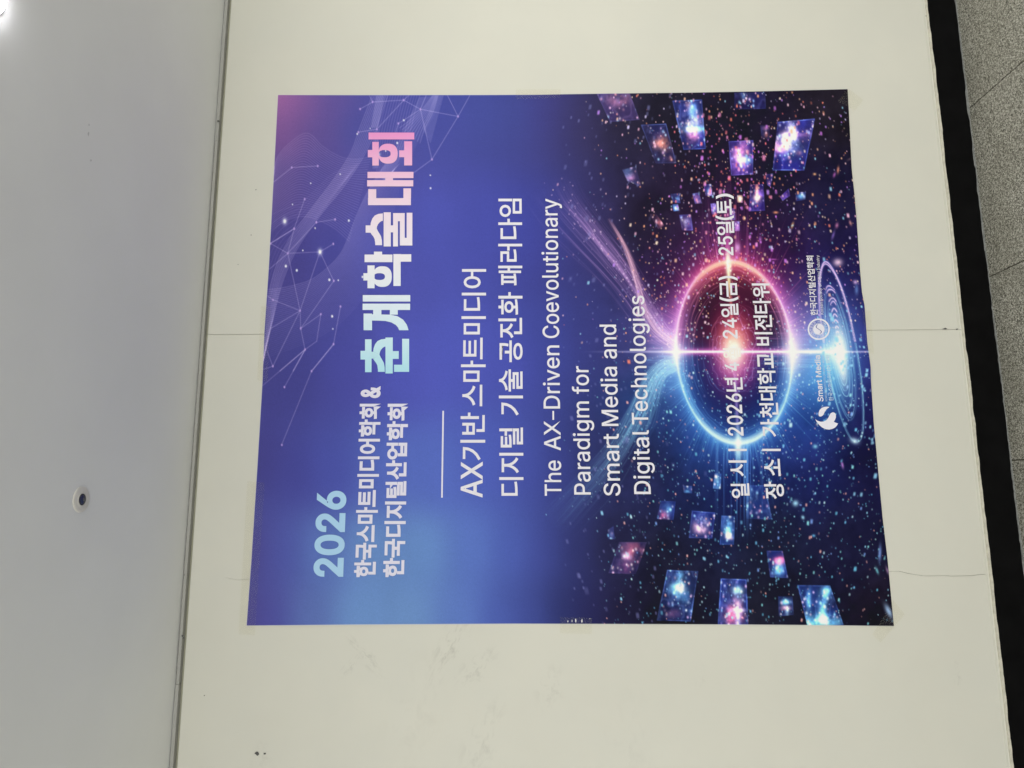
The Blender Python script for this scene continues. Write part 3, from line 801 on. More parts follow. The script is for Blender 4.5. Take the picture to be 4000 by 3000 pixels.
card(z7b([(660, 970), (885, 970), (795, 1230), (575, 1220)]), (0.32, 0.16, 0.45), 0.45, [(0.3, -0.4, 0.35, 0.35, (0.85, 0.35, 0.35), 0.8), (-0.1, -0.1, 0.2, 0.15, (0.7, 0.6, 0.75), 0.9), (-0.2, 0.6, 0.2, 0.3, (0.6, 0.25, 0.45), 0.6)], 0.25, 26)
card(z7b([(1000, 635), (1120, 640), (1100, 790), (965, 780)]), (0.10, 0.2, 0.6), 0.6, [(0.1, -0.2, 0.3, 0.4, CY, 0.8), (-0.3, 0.5, 0.3, 0.3, RD, 0.9)], 0.2, 27)
card(z7b([(570, 870), (615, 840), (625, 945), (570, 945)]), (0.3, 0.35, 0.7), 0.6, [(0.1, 0.3, 0.4, 0.4, (0.6, 0.7, 1), 0.5)], 0.2, 28)
card(z7b([(1435, 412), (1490, 415), (1480, 540), (1420, 535)]), (0.3, 0.6, 0.85), 0.8, [(0.1, 0.1, 0.4, 0.4, (0.7, 1, 0.95), 1)], 0.3, 29)
card(z7b([(1180, 515), (1250, 515), (1250, 575), (1185, 570)]), (0.2, 0.4, 0.8), 0.5, [(-0.2, 0.5, 0.5, 0.3, CY, 0.8)], 0.2, 30)
card(z8([(240, 1265), (447, 1272), (463, 1642), (215, 1642)]), (0.12, 0.26, 0.72), 0.8, [(0.0, 0.6, 0.35, 0.3, RD, 1.3), (0.2, 0.2, 0.2, 0.25, (1, 0.6, 0.6), 1.1), (0.3, -0.5, 0.2, 0.12, (0.7, 0.95, 1), 1.4),
     (0.3, 0.75, 0.12, 0.4, (0.6, 0.8, 1), 1.0), (0.35, 0.35, 0.3, 0.06, WH, 1.0)], 0.8, 31)
card(z8([(860, 1318), (1125, 1322), (1235, 1642), (940, 1642)]), (0.10, 0.32, 0.72), 0.7, [(0.0, 0.8, 0.6, 0.22, (0.4, 0.75, 0.75), 1.2), (0.15, 0.1, 0.14, 0.5, CY, 1.0), (0.2, 0.75, 0.12, 0.12, (1, 0.85, 0.4), 1.0),
     (-0.5, -0.3, 0.08, 0.4, CY, 0.8), (0.3, -0.7, 0.15, 0.3, CY, 0.9)], 0.6, 32)
card(z8([(445, 510), (600, 508), (655, 785), (448, 780)]), (0.2, 0.42, 0.85), 0.42, [(-0.3, -0.2, 0.3, 0.35, (0.6, 0.8, 1), 0.7), (0, 0.5, 0.2, 0.1, PK, 0.9), (0.5, -0.2, 0.1, 0.2, PK, 0.5)], 0.35, 33)
card(z8([(610, 1040), (740, 1040), (785, 1260), (640, 1255)]), (0.10, 0.2, 0.65), 0.7, [(0.2, -0.3, 0.3, 0.2, RD, 1.4), (0.2, 0.4, 0.3, 0.3, CY, 1.0)], 0.3, 34)
card(z8([(705, 1410), (820, 1410), (830, 1560), (710, 1570)]), (0.10, 0.22, 0.6), 0.55, [(0, -0.4, 0.4, 0.2, CY, 0.9), (0, 0.2, 0.4, 0.14, (1, 0.7, 0.75), 1.0), (0.2, 0.7, 0.2, 0.3, (0.7, 0.9, 1), 0.9)], 0.2, 35)
for x, y, sx, sy, rot, rgb, a_ in [(*z8([(1600, 1530)])[0], 9, 34, -0.45, (0.6, 0.75, 0.95), 0.95), (*z8([(1528, 1060)])[0], 5, 36, 0.05, (0.5, 0.65, 1), 0.8), (*z8([(845, 655)])[0], 10, 13, -0.3, (0.6, 0.85, 1), 0.95),
        (*z8([(905, 770)])[0], 5, 9, -0.3, (0.6, 0.85, 1), 0.9), (*z8([(992, 918)])[0], 6, 6, 0, (0.35, 0.75, 1), 0.8), (*z8([(1005, 195)])[0], 8, 9, 0, (0.5, 0.85, 1), 0.8), (*z8([(1225, 345)])[0], 4, 16, -0.2, (0.8, 0.5, 0.9), 0.8),
        (*z8([(1505, 1200)])[0], 4, 16, -0.35, (0.4, 0.8, 0.85), 0.8), (*z8([(1590, 1200)])[0], 4, 18, -0.3, (0.8, 0.6, 0.8), 0.6), (*z6b([(1330, 1560)])[0], 7, 9, 0, (0.9, 0.7, 0.95), 0.8), (*z6b([(1340, 1620)])[0], 6, 22, 0, (0.4, 0.6, 0.95), 0.6),
        (*z6b([(820, 1100)])[0], 3.5, 14, 0.3, (1, 0.7, 0.35), 0.9), (*z6b([(1190, 650)])[0], 3.5, 16, 0.1, (1, 0.6, 0.4), 0.8), (*z6b([(1160, 690)])[0], 4, 12, 0.3, (0.85, 0.4, 0.8), 0.7), (*z6b([(685, 995)])[0], 8, 5, 0, (1, 0.6, 0.35), 0.9),
        (*z6b([(1000, 685)])[0], 5, 5, 0, (1, 0.7, 0.4), 0.9), (*z6b([(665, 1375)])[0], 12, 3, 0, (0.75, 0.3, 0.75), 0.8), (*z6b([(375, 1280)])[0], 9, 20, 0, (0.85, 0.6, 0.95), 0.8), (*z6b([(558, 1215)])[0], 5, 14, 0, (0.7, 0.35, 0.8), 0.7),
        (*z6b([(1180, 1100)])[0], 5, 12, 0.2, (0.9, 0.5, 0.7), 0.7), (*z6b([(1150, 1180)])[0], 4, 20, 0.3, (0.6, 0.45, 0.9), 0.6), (*z6b([(1290, 1080)])[0], 4, 12, -0.3, (0.95, 0.6, 0.5), 0.7), (*z6b([(1290, 560)])[0], 12, 5, -0.5, (0.7, 0.5, 0.5), 0.4)]:
    screen(rgb, gauss(x, y, sx * 0.8, sy * 0.6, rot) * a_)

# ---- the ring (portal)
PCX, PCY, PRX, PRY = 2868.0, 1376.0, 226.0, 357.0
U_ = (gx - PCX - 0.045 * (gy - PCY)) / PRX; V_ = (gy - PCY) / PRY
Rr = np.hypot(U_, V_) + 1e-6
inside = S(1 - Rr, -0.01, 0.01)
th = np.arctan2(U_, -V_)                                            # 0 at the poster-right apex
up = S(-V_, -0.25, 0.25)                                            # pink half
over((0.13, 0.08, 0.14), inside * up * 0.9)
over((0.09, 0.12, 0.32), inside * (1 - up) * 0.85)
rad = np.clip(Rr, 0, 1)
screen((0.78, 0.20, 0.22), inside * up * S(-V_, 0.35, 1.0) * (rad ** 4) * 0.95)
screen((0.45, 0.12, 0.42), inside * up * (rad ** 9) * 0.6)
screen((0.15, 0.35, 0.75), inside * (1 - up) * (rad ** 5) * 0.85)
# wide halo outside
out = np.clip(Rr - 1, 0, 9)
halo = np.exp(-out / 0.13) * (Rr > 1)
screen((0.78, 0.12, 0.30), halo * S(-V_, 0.25, 0.95) * 0.8)
screen((0.62, 0.22, 0.68), halo * up * (1 - S(-V_, 0.6, 1.0)) * 0.8)
screen((0.12, 0.36, 0.78), halo * (1 - up) * 0.9)
screen((0.40, 0.12, 0.36), np.exp(-out / 0.4) * (Rr > 1) * up * 0.30)
screen((0.06, 0.16, 0.5), np.exp(-out / 0.5) * (Rr > 1) * (1 - up) * 0.42)
# streaky threads inside and outside, following the ring
ink_p, ink_b = Ink(), Ink()
for _ in range(210):
    r0 = 1 - abs(rs.normal(0, 0.11)) if rs.random() < 0.75 else rs.uniform(0.35, 0.95)
    a0 = rs.uniform(-math.pi, math.pi); ln = rs.uniform(0.25, 1.3)
    aa = np.linspace(a0, a0 + ln, 50)
    rr = r0 + np.linspace(0, rs.normal(0, 0.035), 50) + 0.006 * np.sin(aa * rs.uniform(6, 20))
    x = PCX + 0.045 * (-np.cos(aa) * rr * PRY) + np.sin(aa) * rr * PRX; y = PCY - np.cos(aa) * rr * PRY
    (ink_p if math.cos(a0 + ln / 2) > 0 else ink_b).line(np.stack([x, y], 1), rs.uniform(0.15, 0.5), fade=[0, 1, 1, 0])
screen((0.85, 0.42, 0.55), ink_p.get() * 0.85); screen((0.3, 0.6, 0.95), ink_b.get() * 0.8)
# rays
ink_p, ink_b = Ink(), Ink()
for _ in range(240):
    a0 = rs.uniform(-1.35, 1.35) if rs.random() < 0.5 else math.pi + rs.uniform(-1.3, 1.3)
    r1 = 1.03; r2 = r1 + rs.exponential(0.25) + 0.05
    p0 = (PCX - 0.045 * math.cos(a0) * PRY * r1 + math.sin(a0) * PRX * r1, PCY - math.cos(a0) * PRY * r1)
    p1 = (PCX - 0.045 * math.cos(a0) * PRY * r2 + math.sin(a0) * PRX * r2 * 1.0, PCY - math.cos(a0) * PRY * r2)
    (ink_p if math.cos(a0) > 0 else ink_b).line([p0, p1], rs.uniform(0.2, 0.65), 0.0)
screen((0.95, 0.4, 0.6), ink_p.get() * 0.8); screen((0.35, 0.7, 1.0), ink_b.get() * 0.8)


# ---- stars everywhere in the dark half
def stars(n_, fx, colour, smin, smax, amin, amax, seed):
    r = np.random.default_rng(seed)
    done = 0
    while done < n_:
        x, y = r.uniform(2130, 3495), r.uniform(355, 2440)
        if r.random() > fx(x, y): continue
        done += 1
        s_ = r.uniform(smin, smax) * (0.55 + 0.9 * r.random() ** 3)
        c = colour(x, y, r)
        a_ = r.uniform(amin, amax)
        dx, dy = x - PCX, y - PCY
        elong = 1.3 + 0.5 * min(1, abs(dy) / 700)
        i0, i1 = int((x - 4 * s_ - X0) / STEP), int((x + 4 * s_ - X0) / STEP) + 2
        j0, j1 = int((y - 5 * s_ - Y0) / STEP), int((y + 5 * s_ - Y0) / STEP) + 2
        i0, j0 = max(i0, 0), max(j0, 0); i1, j1 = min(i1, NX), min(j1, NY)
        if i1 <= i0 or j1 <= j0: continue
        sh = 0.25 * dx / 700 * (1 if dy < 0 else -1)
        gx_, gy_ = gx[j0:j1, i0:i1], gy[j0:j1, i0:i1]
        e = np.exp(-0.5 * (((gx_ - x - sh * (gy_ - y)) / s_) ** 4 + ((gy_ - y) / (s_ * elong)) ** 4) * 0.6) * a_
        sub = art[j0:j1, i0:i1]
        art[j0:j1, i0:i1] = sub * (1 - e[..., None]) + e[..., None] * np.array(c)


def warm(x, y, r):
    t_ = S(y, 1150, 1600); near = math.exp(-((x - 2868) ** 2 + (y - 1376) ** 2) / (2 * 420 ** 2))
    pool_w = [(1, 0.78, 0.68), (1, 0.68, 0.52), (0.95, 0.52, 0.45), (0.95, 0.72, 0.85), (0.75, 0.55, 0.95), (0.6, 0.82, 0.95), (1, 0.88, 0.8), (1, 0.82, 0.9), (0.85, 0.8, 1)]
    pool_c = [(0.6, 0.85, 1), (0.45, 0.75, 0.95), (0.75, 0.92, 1), (0.5, 0.65, 0.95), (0.55, 0.85, 0.9), (0.95, 0.7, 0.7), (0.4, 0.7, 0.85)]
    return np.array(pool_c[r.integers(len(pool_c))] if r.random() < t_ else pool_w[r.integers(len(pool_w))])


def dens_all(x, y): return float(S(x, 2180, 2650)) * 0.75 + 0.04
def dens_near(x, y):
    q = math.hypot((x - PCX) / 330, (y - PCY) / 520)
    return math.exp(-abs(q - 0.75) * 1.5) * float(S(x, 2300, 2600))


stars(2300, dens_all, warm, 0.9, 2.1, 0.3, 1.0, 31)
stars(150, dens_all, warm, 2.2, 3.4, 0.8, 1.0, 32)
stars(1300, dens_near, warm, 1.2, 2.7, 0.6, 1.0, 33)
stars(260, lambda x, y: float(S(x, 2130, 2300)) * (1 - float(S(x, 2500, 2800))), lambda x, y, r: np.array((0.55, 0.56, 0.82)), 2.5, 4.5, 0.15, 0.5, 34)
stars(260, lambda x, y: math.exp(-((x - 2870) / 160) ** 2) * float(S(-abs(y - 800), -420, -250)), lambda x, y, r: np.array([(1, 0.6, 0.8), (1, 0.5, 0.55), (0.85, 0.5, 0.95)][r.integers(3)]), 1.6, 3.6, 0.5, 1.0, 35)

# ring line over the stars, light colours by position
core = np.exp(-((Rr - 1) / 0.016) ** 2); soft = np.exp(-np.abs(Rr - 0.985) / 0.055)
brk = 0.62 + 0.55 * vnoise(40, 46, 91, 3); soft = soft * brk; core = core * (0.7 + 0.35 * brk)
top = S(-V_, 0.55, 1.0); bot = S(V_, 0.5, 1.0); mid = np.exp(-(V_ / 0.22) ** 2)
screen((0.85, 0.40, 0.60), soft * up * 0.7 * (1 - top)); screen((0.85, 0.25, 0.2), soft * top * 0.75); screen((0.35, 0.68, 0.95), soft * (1 - up) * 0.75)
screen((0.9, 0.58, 0.78), core * up * 0.85 * (1 - 0.8 * top)); screen((0.6, 0.85, 0.85), core * (1 - up) * 0.85)
screen((0.85, 0.66, 0.32), np.exp(-((Rr - 0.985) / 0.034) ** 2) * top * 0.95); screen((0.75, 0.85, 0.6), np.exp(-((Rr - 0.985) / 0.035) ** 2) * bot * 0.8)
screen((1, 0.95, 1), np.exp(-((Rr - 1) / 0.035) ** 2) * mid * 0.6)
screen((0.80, 0.55, 0.85), np.exp(-np.abs(Rr - 1.02) / 0.07) * np.exp(-((V_ + 0.1) / 0.42) ** 2) * (U_ > 0) * 0.75)
screen((0.70, 0.42, 0.75), np.exp(-np.abs(Rr - 1.02) / 0.06) * np.exp(-((V_ + 0.2) / 0.35) ** 2) * (U_ < 0) * 0.55)
# centre burst with its wiry outline
screen((0.75, 0.10, 0.30), gauss(PCX, PCY - 30, 62, 108) * 0.85)
screen((0.95, 0.42, 0.25), gauss(PCX, PCY - 20, 36, 66) * 0.9)
screen((1.0, 0.82, 0.50), gauss(PCX - 4, PCY - 10, 30, 50) * 1.0)
screen((1, 0.98, 0.88), gauss(PCX - 2, PCY, 20, 30) * 0.95)
screen((0.5, 0.12, 0.5), gauss(PCX, PCY + 60, 50, 50) * 0.6)
ink = Ink()
for kx, ky, w in ((52, 100, 0.8), (68, 128, 0.7), (86, 118, 0.55), (38, 84, 0.5), (98, 150, 0.3)):
    aa = np.linspace(0, 2 * np.pi, 240); ph = rs.uniform(0, 6, 3)
    wob = 1 + 0.09 * np.sin(5 * aa + ph[0]) + 0.06 * np.sin(11 * aa + ph[1]) + 0.03 * np.sign(np.sin(17 * aa + ph[2]))
    ink.line(np.stack([PCX + 14 + kx * np.cos(aa) * wob, PCY + ky * np.sin(aa) * wob], 1), w, fade=rs.uniform(0.2, 1, 9))
screen((0.85, 0.55, 0.95), ink.get() * 0.95)
rays = np.clip((vnoise(7, 900, 92, 2) - 0.52) * 4, 0, 1)
screen((0.30, 0.55, 0.95), rays * np.exp(-((gx - 2895) / 95) ** 2) * S(gy, 1700, 1760) * (1 - S(gy, 1800, 2150)) * 0.8)
screen((0.75, 0.30, 0.60), rays * np.exp(-((gx - 2850) / 75) ** 2) * (1 - S(gy, 985, 1025)) * S(gy, 640, 980) * 0.75)
# the long white beam down the middle of the poster and its cross beam
fall = S(gx, 2230, 2640) * (1 - S(gx, 3290, 3330))
dy = gy - (PCY - 2)
screen((0.98, 0.94, 1.0), np.exp(-(dy / 4.2) ** 2) * S(gx, 2560, 2640) * (1 - S(gx, 3290, 3330)))
screen((0.7, 0.66, 0.95), np.exp(-(dy / 3.5) ** 2) * S(gx, 2250, 2560) * 0.75)
screen((0.85, 0.30, 0.70), np.exp(-(dy / 13) ** 2) * S(gx, 2560, 2680) * (1 - S(gx, 3080, 3130)) * 0.85)
screen((0.55, 0.55, 0.85), np.exp(-(np.abs(dy) / 26)) * S(gx, 2480, 2640) * (1 - S(gx, 2660, 2720)) * 0.95)
screen((0.95, 0.90, 0.98), gauss(2642, PCY, 11, 22) * 0.85)
screen((0.93, 0.86, 0.96), gauss(PCX + PRX + 2, PCY, 22, 46) * 0.92)
screen((0.55, 0.5, 0.85), gauss(PCX + PRX + 20, PCY, 50, 90) * 0.45)
screen((0.6, 0.35, 0.75), gauss(2620, PCY - 80, 60, 70) * 0.65); screen((0.25, 0.5, 0.85), gauss(2610, PCY + 80, 55, 70) * 0.6)
cxv = PCX + 0.045 * (gy - PCY)
screen((1.0, 0.88, 0.55), np.exp(-((gx - cxv + 8) / 6) ** 2) * S(-gy, -1200, -1090) * S(gy, 965, 1010))
screen((1, 0.95, 0.8), gauss(2846, 1035, 8, 30) * 1.0)
screen((0.8, 0.3, 0.2), np.exp(-((gx - cxv + 4) / 5) ** 2) * S(gy, 1060, 1200) * (1 - S(gy, 1240, 1330)) * 0.7)
screen((0.55, 0.45, 0.8), np.exp(-((gx - cxv) / 6) ** 2) * S(gy, 1430, 1500) * (1 - S(gy, 1640, 1720)) * 0.7)
screen((0.5, 0.8, 1.0), np.exp(-((gx - cxv) / 9) ** 2) * S(gy, 1640, 1715) * (1 - S(gy, 1760, 1860)) * 0.8)
screen((0.9, 1.0, 0.95), gauss(2884, 1735, 10, 26) * 0.95)
ink_p, ink_b = Ink(), Ink()
for _ in range(150):
    y = PCY + rs.normal(0, 62); side = rs.integers(3)
    x_, l_ = [(2560, 120), (2960, 180), (3110, 170)][side]
    x_ += rs.uniform(-60, 60); l_ *= rs.uniform(0.3, 1)
    (ink_p if y < PCY and side < 2 else ink_b).line([(x_, y), (x_ + l_, y)], rs.uniform(0.2, 0.8), fade=[0, 1, 0])
screen((0.85, 0.5, 0.85), ink_p.get(1) * 0.8); screen((0.35, 0.68, 1.0), ink_b.get(1) * 0.9)

# ---- the glowing disc at the poster's foot: tilted rings round a bright core
GX, GY = 3282.0, 1378.0
screen((0.10, 0.32, 0.72), gauss(GX - 60, GY + 20, 95, 150, 0.0) * 0.85)
screen((0.25, 0.60, 0.80), gauss(GX - 30, GY + 20, 55, 100) * 0.85)
ink_p, ink_b = Ink(), Ink()
for k_, (rx_, ry_, w) in enumerate([(64, 352, 1.25), (60, 345, 0.7), (48, 262, 0.55), (44, 250, 0.8), (36, 215, 0.75), (32, 200, 0.4), (28, 172, 0.8), (24, 150, 0.6), (20, 128, 0.8), (16, 104, 0.7), (12, 84, 0.9), (9, 62, 0.8)]):
    aa = np.linspace(0, 2 * np.pi, 400)
    yy = np.sin(aa) * ry_ * (1 + 0.01 * np.sin(7 * aa + k_)); xx = np.cos(aa) * rx_ + 0.155 * yy * (0.75 + 0.35 * ry_ / 350)
    x = GX + xx + (4 if k_ < 2 else 0); y = GY + yy
    upm = (y < GY - 40) if k_ < 2 else (y < GY - 0.93 * ry_)
    seg = rs.uniform(0.35, 1.15, 24); ww = np.interp(aa, np.linspace(0, 2 * np.pi, 24), seg) * w
    ink_p.pts(x[upm].repeat(3), y[upm].repeat(3) + np.tile([-0.7, 0, 0.7], upm.sum()), (ww[upm] * 0.9).repeat(3))
    for arr, msk in ((ink_b, ~upm), (ink_p, upm)):
        idx = np.where(msk)[0]
        for chunk in np.split(idx, np.where(np.diff(idx) > 1)[0] + 1):
            if len(chunk) > 2: arr.line(np.stack([x[chunk], y[chunk]], 1), w * 0.95, fade=ww[chunk] / w)
screen((0.85, 0.62, 0.92), np.clip(ink_p.get() * 0.9, 0, 0.95)); screen((0.55, 0.85, 1.0), np.clip(ink_b.get() * 0.95, 0, 0.95))
screen((0.35, 0.45, 0.85), np.clip(ink_p.get(6) * 0.8, 0, 0.6)); screen((0.2, 0.5, 0.85), np.clip(ink_b.get(6) * 0.9, 0, 0.6))
screen((0.95, 0.78, 0.9), gauss(3273, 1025, 12, 10) * 0.9); screen((0.7, 0.85, 1.0), gauss(3338, 1722, 12, 8, 0.4) * 0.9)
screen((0.90, 0.97, 0.92), gauss(GX - 2, GY - 8, 20, 48) * 1.0); screen((0.95, 1.0, 0.95), np.clip(gauss(GX + 4, GY + 20, 11, 60, -0.12) * 1.3, 0, 1))
screen((0.7, 0.85, 0.85), gauss(GX - 34, GY, 30, 26) * 0.9)
screen((0.9, 0.97, 0.97), np.exp(-(dy / 9) ** 2) * S(gx, 3080, 3160) * (1 - S(gx, 3290, 3310)) * 0.95)
stars(120, lambda x, y: float(S(x, 3150, 3230)) * math.exp(-((y - 1400) / 300) ** 2), lambda x, y, r: np.array((0.6, 0.85, 1)), 2.2, 4.6, 0.5, 1, 36)

# print grain, faint roller bands
art *= (1 + np.random.default_rng(2).normal(0, 0.018, art.shape[:2]))[..., None]
art *= (1 + 0.012 * (vnoise(30, 5000, 77, 2) - 0.5))[..., None]
art = np.clip(art, 0.0, 1.0)


def to_lin(c):
    c = np.asarray(c, float)
    return np.where(c <= 0.04045, c / 12.92, ((c + 0.055) / 1.055) ** 2.4)


ART_GAIN = 1.02
art_lin = np.clip((to_lin(art) - 0.009) * ART_GAIN, 0.003, 0.9)

# ------------------------------------------------------------------ the poster sheet: measured outline, slightly wavy
EL = [(962, 2445), (1400, 2441), (2000, 2437.5), (2300, 2438.5), (2900, 2441), (3200, 2443.5), (3492, 2447)]
ER = [(1085, 370), (1400, 370.5), (1900, 370), (2100, 369), (2200, 367), (2400, 364), (2700, 360.5), (2950, 356), (3311, 347)]
ET = [(1085, 370), (1066, 730), (1049, 1046), (1031.6, 1299), (1024, 1495), (1003, 1843), (980, 2200), (962, 2445)]
EB = [(3311, 347), (3317.5, 470), (3327, 659), (3339, 770), (3341, 800), (3346, 857), (3359, 1048), (3367, 1141), (3377, 1193), (3388, 1337), (3401, 1434),
      (3402, 1482), (3413, 1651), (3425, 1780), (3447, 2016), (3466.6, 2180), (3492, 2447)]
GS, GT = 860, 1020                                    # columns (across) and rows (down)
s = np.linspace(0, 1, GS); tt = np.linspace(0, 1, GT)


def edge(pts, key, n_, a, b):
    p = np.array(pts, float)
    q = a + (b - a) * n_
    o = np.argsort(p[:, key])
    other = np.interp(q, p[o, key], p[o, 1 - key])
    return (q, other) if key == 0 else (other, q)


lx, ly = edge(EL, 0, tt, 962, 3492); rx_, ry_ = edge(ER, 0, tt, 1085, 3311)
tx_, ty_ = edge(ET, 1, s, 2445, 370); bx_, by_ = edge(EB, 1, s, 2447, 347)
# perspective-true spacing: blend in wall space
def W2(x, y):
    p = on_wall(np.asarray(x, float), np.asarray(y, float)); return p[..., 0], p[..., 2]


def wall_to_px(X, Z, off=0.0):
    d = np.stack([X - CPOS[0], np.full(np.shape(X), WALL_DIST) - off, Z - CPOS[2]], -1)
    zc = d @ CF
    return 2000 - FPX * (d @ CU) / zc, 1500 - FPX * (d @ CR) / zc


L = np.stack(W2(lx, ly), -1)[:, None]; R = np.stack(W2(rx_, ry_), -1)[:, None]
T = np.stack(W2(tx_, ty_), -1)[None]; B_ = np.stack(W2(bx_, by_), -1)[None]
S_, T_ = s[None, :, None], tt[:, None, None]
# reparametrise edges uniformly in wall space
def uni(P, ax):
    P = P.reshape(-1, 2); d = np.concatenate([[0], np.cumsum(np.hypot(*np.diff(P, axis=0).T))]); q = np.linspace(0, d[-1], len(P))
    return np.stack([np.interp(q, d, P[:, 0]), np.interp(q, d, P[:, 1])], -1)


L = uni(L, 0)[:, None]; R = uni(R, 0)[:, None]; T = uni(T, 0)[None]; B_ = uni(B_, 0)[None]
G = (1 - S_) * L + S_ * R + (1 - T_) * T + T_ * B_ - ((1 - S_) * (1 - T_) * T[:, :1] + S_ * (1 - T_) * T[:, -1:] + (1 - S_) * T_ * B_[:, :1] + S_ * T_ * B_[:, -1:])


def sheet_off(x, y):
    """how far the sheet stands off the wall at print position (x, y)"""
    o = 0.0016 + 0.0005 * np.sin(y / 160.0 + x / 900.0) + 0.0003 * np.sin(x / 210.0 + 1.3)
    tb = (x - (3311 + (y - 347) * 0.0857)) / 1.0                      # distance from the bottom edge, px
    o = o + 0.0045 * np.exp(-np.abs(tb) / 26.0) * (np.exp(-((y - 815) / 40.0) ** 2) + 1.1 * np.exp(-((y - 1455) / 60.0) ** 2) + 0.5 * np.exp(-((y - 2000) / 70.0) ** 2)
                                                   + 0.4 * np.exp(-((y - 1180) / 40.0) ** 2))
    return o


PX, PY = wall_to_px(G[..., 0], G[..., 1])
OFF = sheet_off(PX, PY)
P3 = on_wall(PX.ravel(), PY.ravel(), OFF.ravel())
fx = np.clip((PX.ravel() - X0) / STEP, 0, NX - 1.01); fy = np.clip((PY.ravel() - Y0) / STEP, 0, NY - 1.01)
ix_, iy_ = fx.astype(int), fy.astype(int); ax_, ay_ = (fx - ix_)[:, None], (fy - iy_)[:, None]
colr = ((art_lin[iy_, ix_] * (1 - ax_) + art_lin[iy_, ix_ + 1] * ax_) * (1 - ay_) + (art_lin[iy_ + 1, ix_] * (1 - ax_) + art_lin[iy_ + 1, ix_ + 1] * ax_) * ay_)
colr = colr.reshape(GT, GS, 3)
colr[:, :1] = 0.72; colr[:, -1:] = 0.72; colr[:1] = 0.72                    # unprinted white cut edge
colr = colr.reshape(-1, 3)


def grid_mesh(name, P, rows_, cols_, col, material, parent):
    me = bpy.data.meshes.new(name)
    nq = (rows_ - 1) * (cols_ - 1)
    me.vertices.add(len(P)); me.vertices.foreach_set('co', P.astype(np.float32).ravel())
    i = np.arange(rows_ - 1)[:, None] * cols_ + np.arange(cols_ - 1)[None]
    quads = np.stack([i + cols_, i + cols_ + 1, i + 1, i], -1).reshape(-1)
    me.loops.add(nq * 4); me.loops.foreach_set('vertex_index', quads.astype(np.int32))
    me.polygons.add(nq); me.polygons.foreach_set('loop_start', np.arange(0, nq * 4, 4, dtype=np.int32))
    me.update(calc_edges=True)
    me.polygons.foreach_set('use_smooth', np.ones(nq, bool))
    at_ = me.color_attributes.new('ink', 'FLOAT_COLOR', 'POINT')
    at_.data.foreach_set('color', np.concatenate([col, np.ones((len(col), 1))], 1).astype(np.float32).ravel())
    me.materials.append(material); me.validate()
    o = bpy.data.objects.new(name, me); COL.objects.link(o)
    if parent is not None:
        o.parent = parent; o.matrix_parent_inverse = Matrix.Translation(-Vector(parent.location))
    return o


pc = on_wall(np.array([3400.0]), np.array([1400.0]))[0]
poster = tag(empty('poster', (float(pc[0]), 0.0, float(pc[2]))), 'large blue conference poster with white Korean and English lettering, taped to the cream wall', 'poster')
grid_mesh('printed_sheet', P3, GT, GS, colr, M_PRINT, poster)

# ------------------------------------------------------------------ lettering
VPX, VPY = 1971.0, -14800.0


def along(x, y, y2):
    """follow a horizontal line of the poster from (x, y) to height y2"""
    return VPX + (x - VPX) * (y2 - VPY) / (y - VPY)


FONT_LATIN = None
try:
    for kind in ('LOCAL', 'SYSTEM', 'USER'):
        base_p = bpy.utils.resource_path(kind)
        fp = os.path.join(base_p, 'datafiles', 'fonts', 'Inter.woff2') if base_p else ''
        if fp and os.path.exists(fp):
            FONT_LATIN = bpy.data.fonts.load(fp); break
except Exception:
    FONT_LATIN = None


def inset(loop, d):
    """move a closed outline outwards by d (mitred)"""
    a = np.roll(loop, 1, 0); b = np.roll(loop, -1, 0)
    e1 = loop - a; e2 = b - loop
    e1 /= np.hypot(e1[:, 0], e1[:, 1])[:, None] + 1e-9; e2 /= np.hypot(e2[:, 0], e2[:, 1])[:, None] + 1e-9
    n1 = np.stack([e1[:, 1], -e1[:, 0]], 1); n2 = np.stack([e2[:, 1], -e2[:, 0]], 1)
    m_ = n1 + n2; q = np.maximum(0.35, 1 + (n1 * n2).sum(1))
    return loop + m_ / q[:, None] * d


def split_loop(p, depth=0):
    """cut an outline that crosses itself into simple ones"""
    n_ = len(p)
    if depth < 12:
        for i in range(n_):
            a, b = p[i], p[(i + 1) % n_]
            for j in range(i + 2, n_):
                if (j + 1) % n_ == i: continue
                c_, d = p[j], p[(j + 1) % n_]
                r_, s_ = b - a, d - c_
                den = r_[0] * s_[1] - r_[1] * s_[0]
                if abs(den) < 1e-12: continue
                t_ = ((c_[0] - a[0]) * s_[1] - (c_[1] - a[1]) * s_[0]) / den
                u_ = ((c_[0] - a[0]) * r_[1] - (c_[1] - a[1]) * r_[0]) / den
                if 1e-6 < t_ < 1 - 1e-6 and 1e-6 < u_ < 1 - 1e-6:
                    X = a + r_ * t_
                    one = np.vstack([X[None], p[i + 1:j + 1]])
                    two = np.vstack([p[:i + 1], X[None], p[j + 1:]])
                    return split_loop(one, depth + 1) + split_loop(two, depth + 1)
    return [p] if len(p) > 2 and abs(0.5 * np.sum(p[:, 0] * np.roll(p[:, 1], -1) - np.roll(p[:, 0], -1) * p[:, 1])) > 2e-4 else []




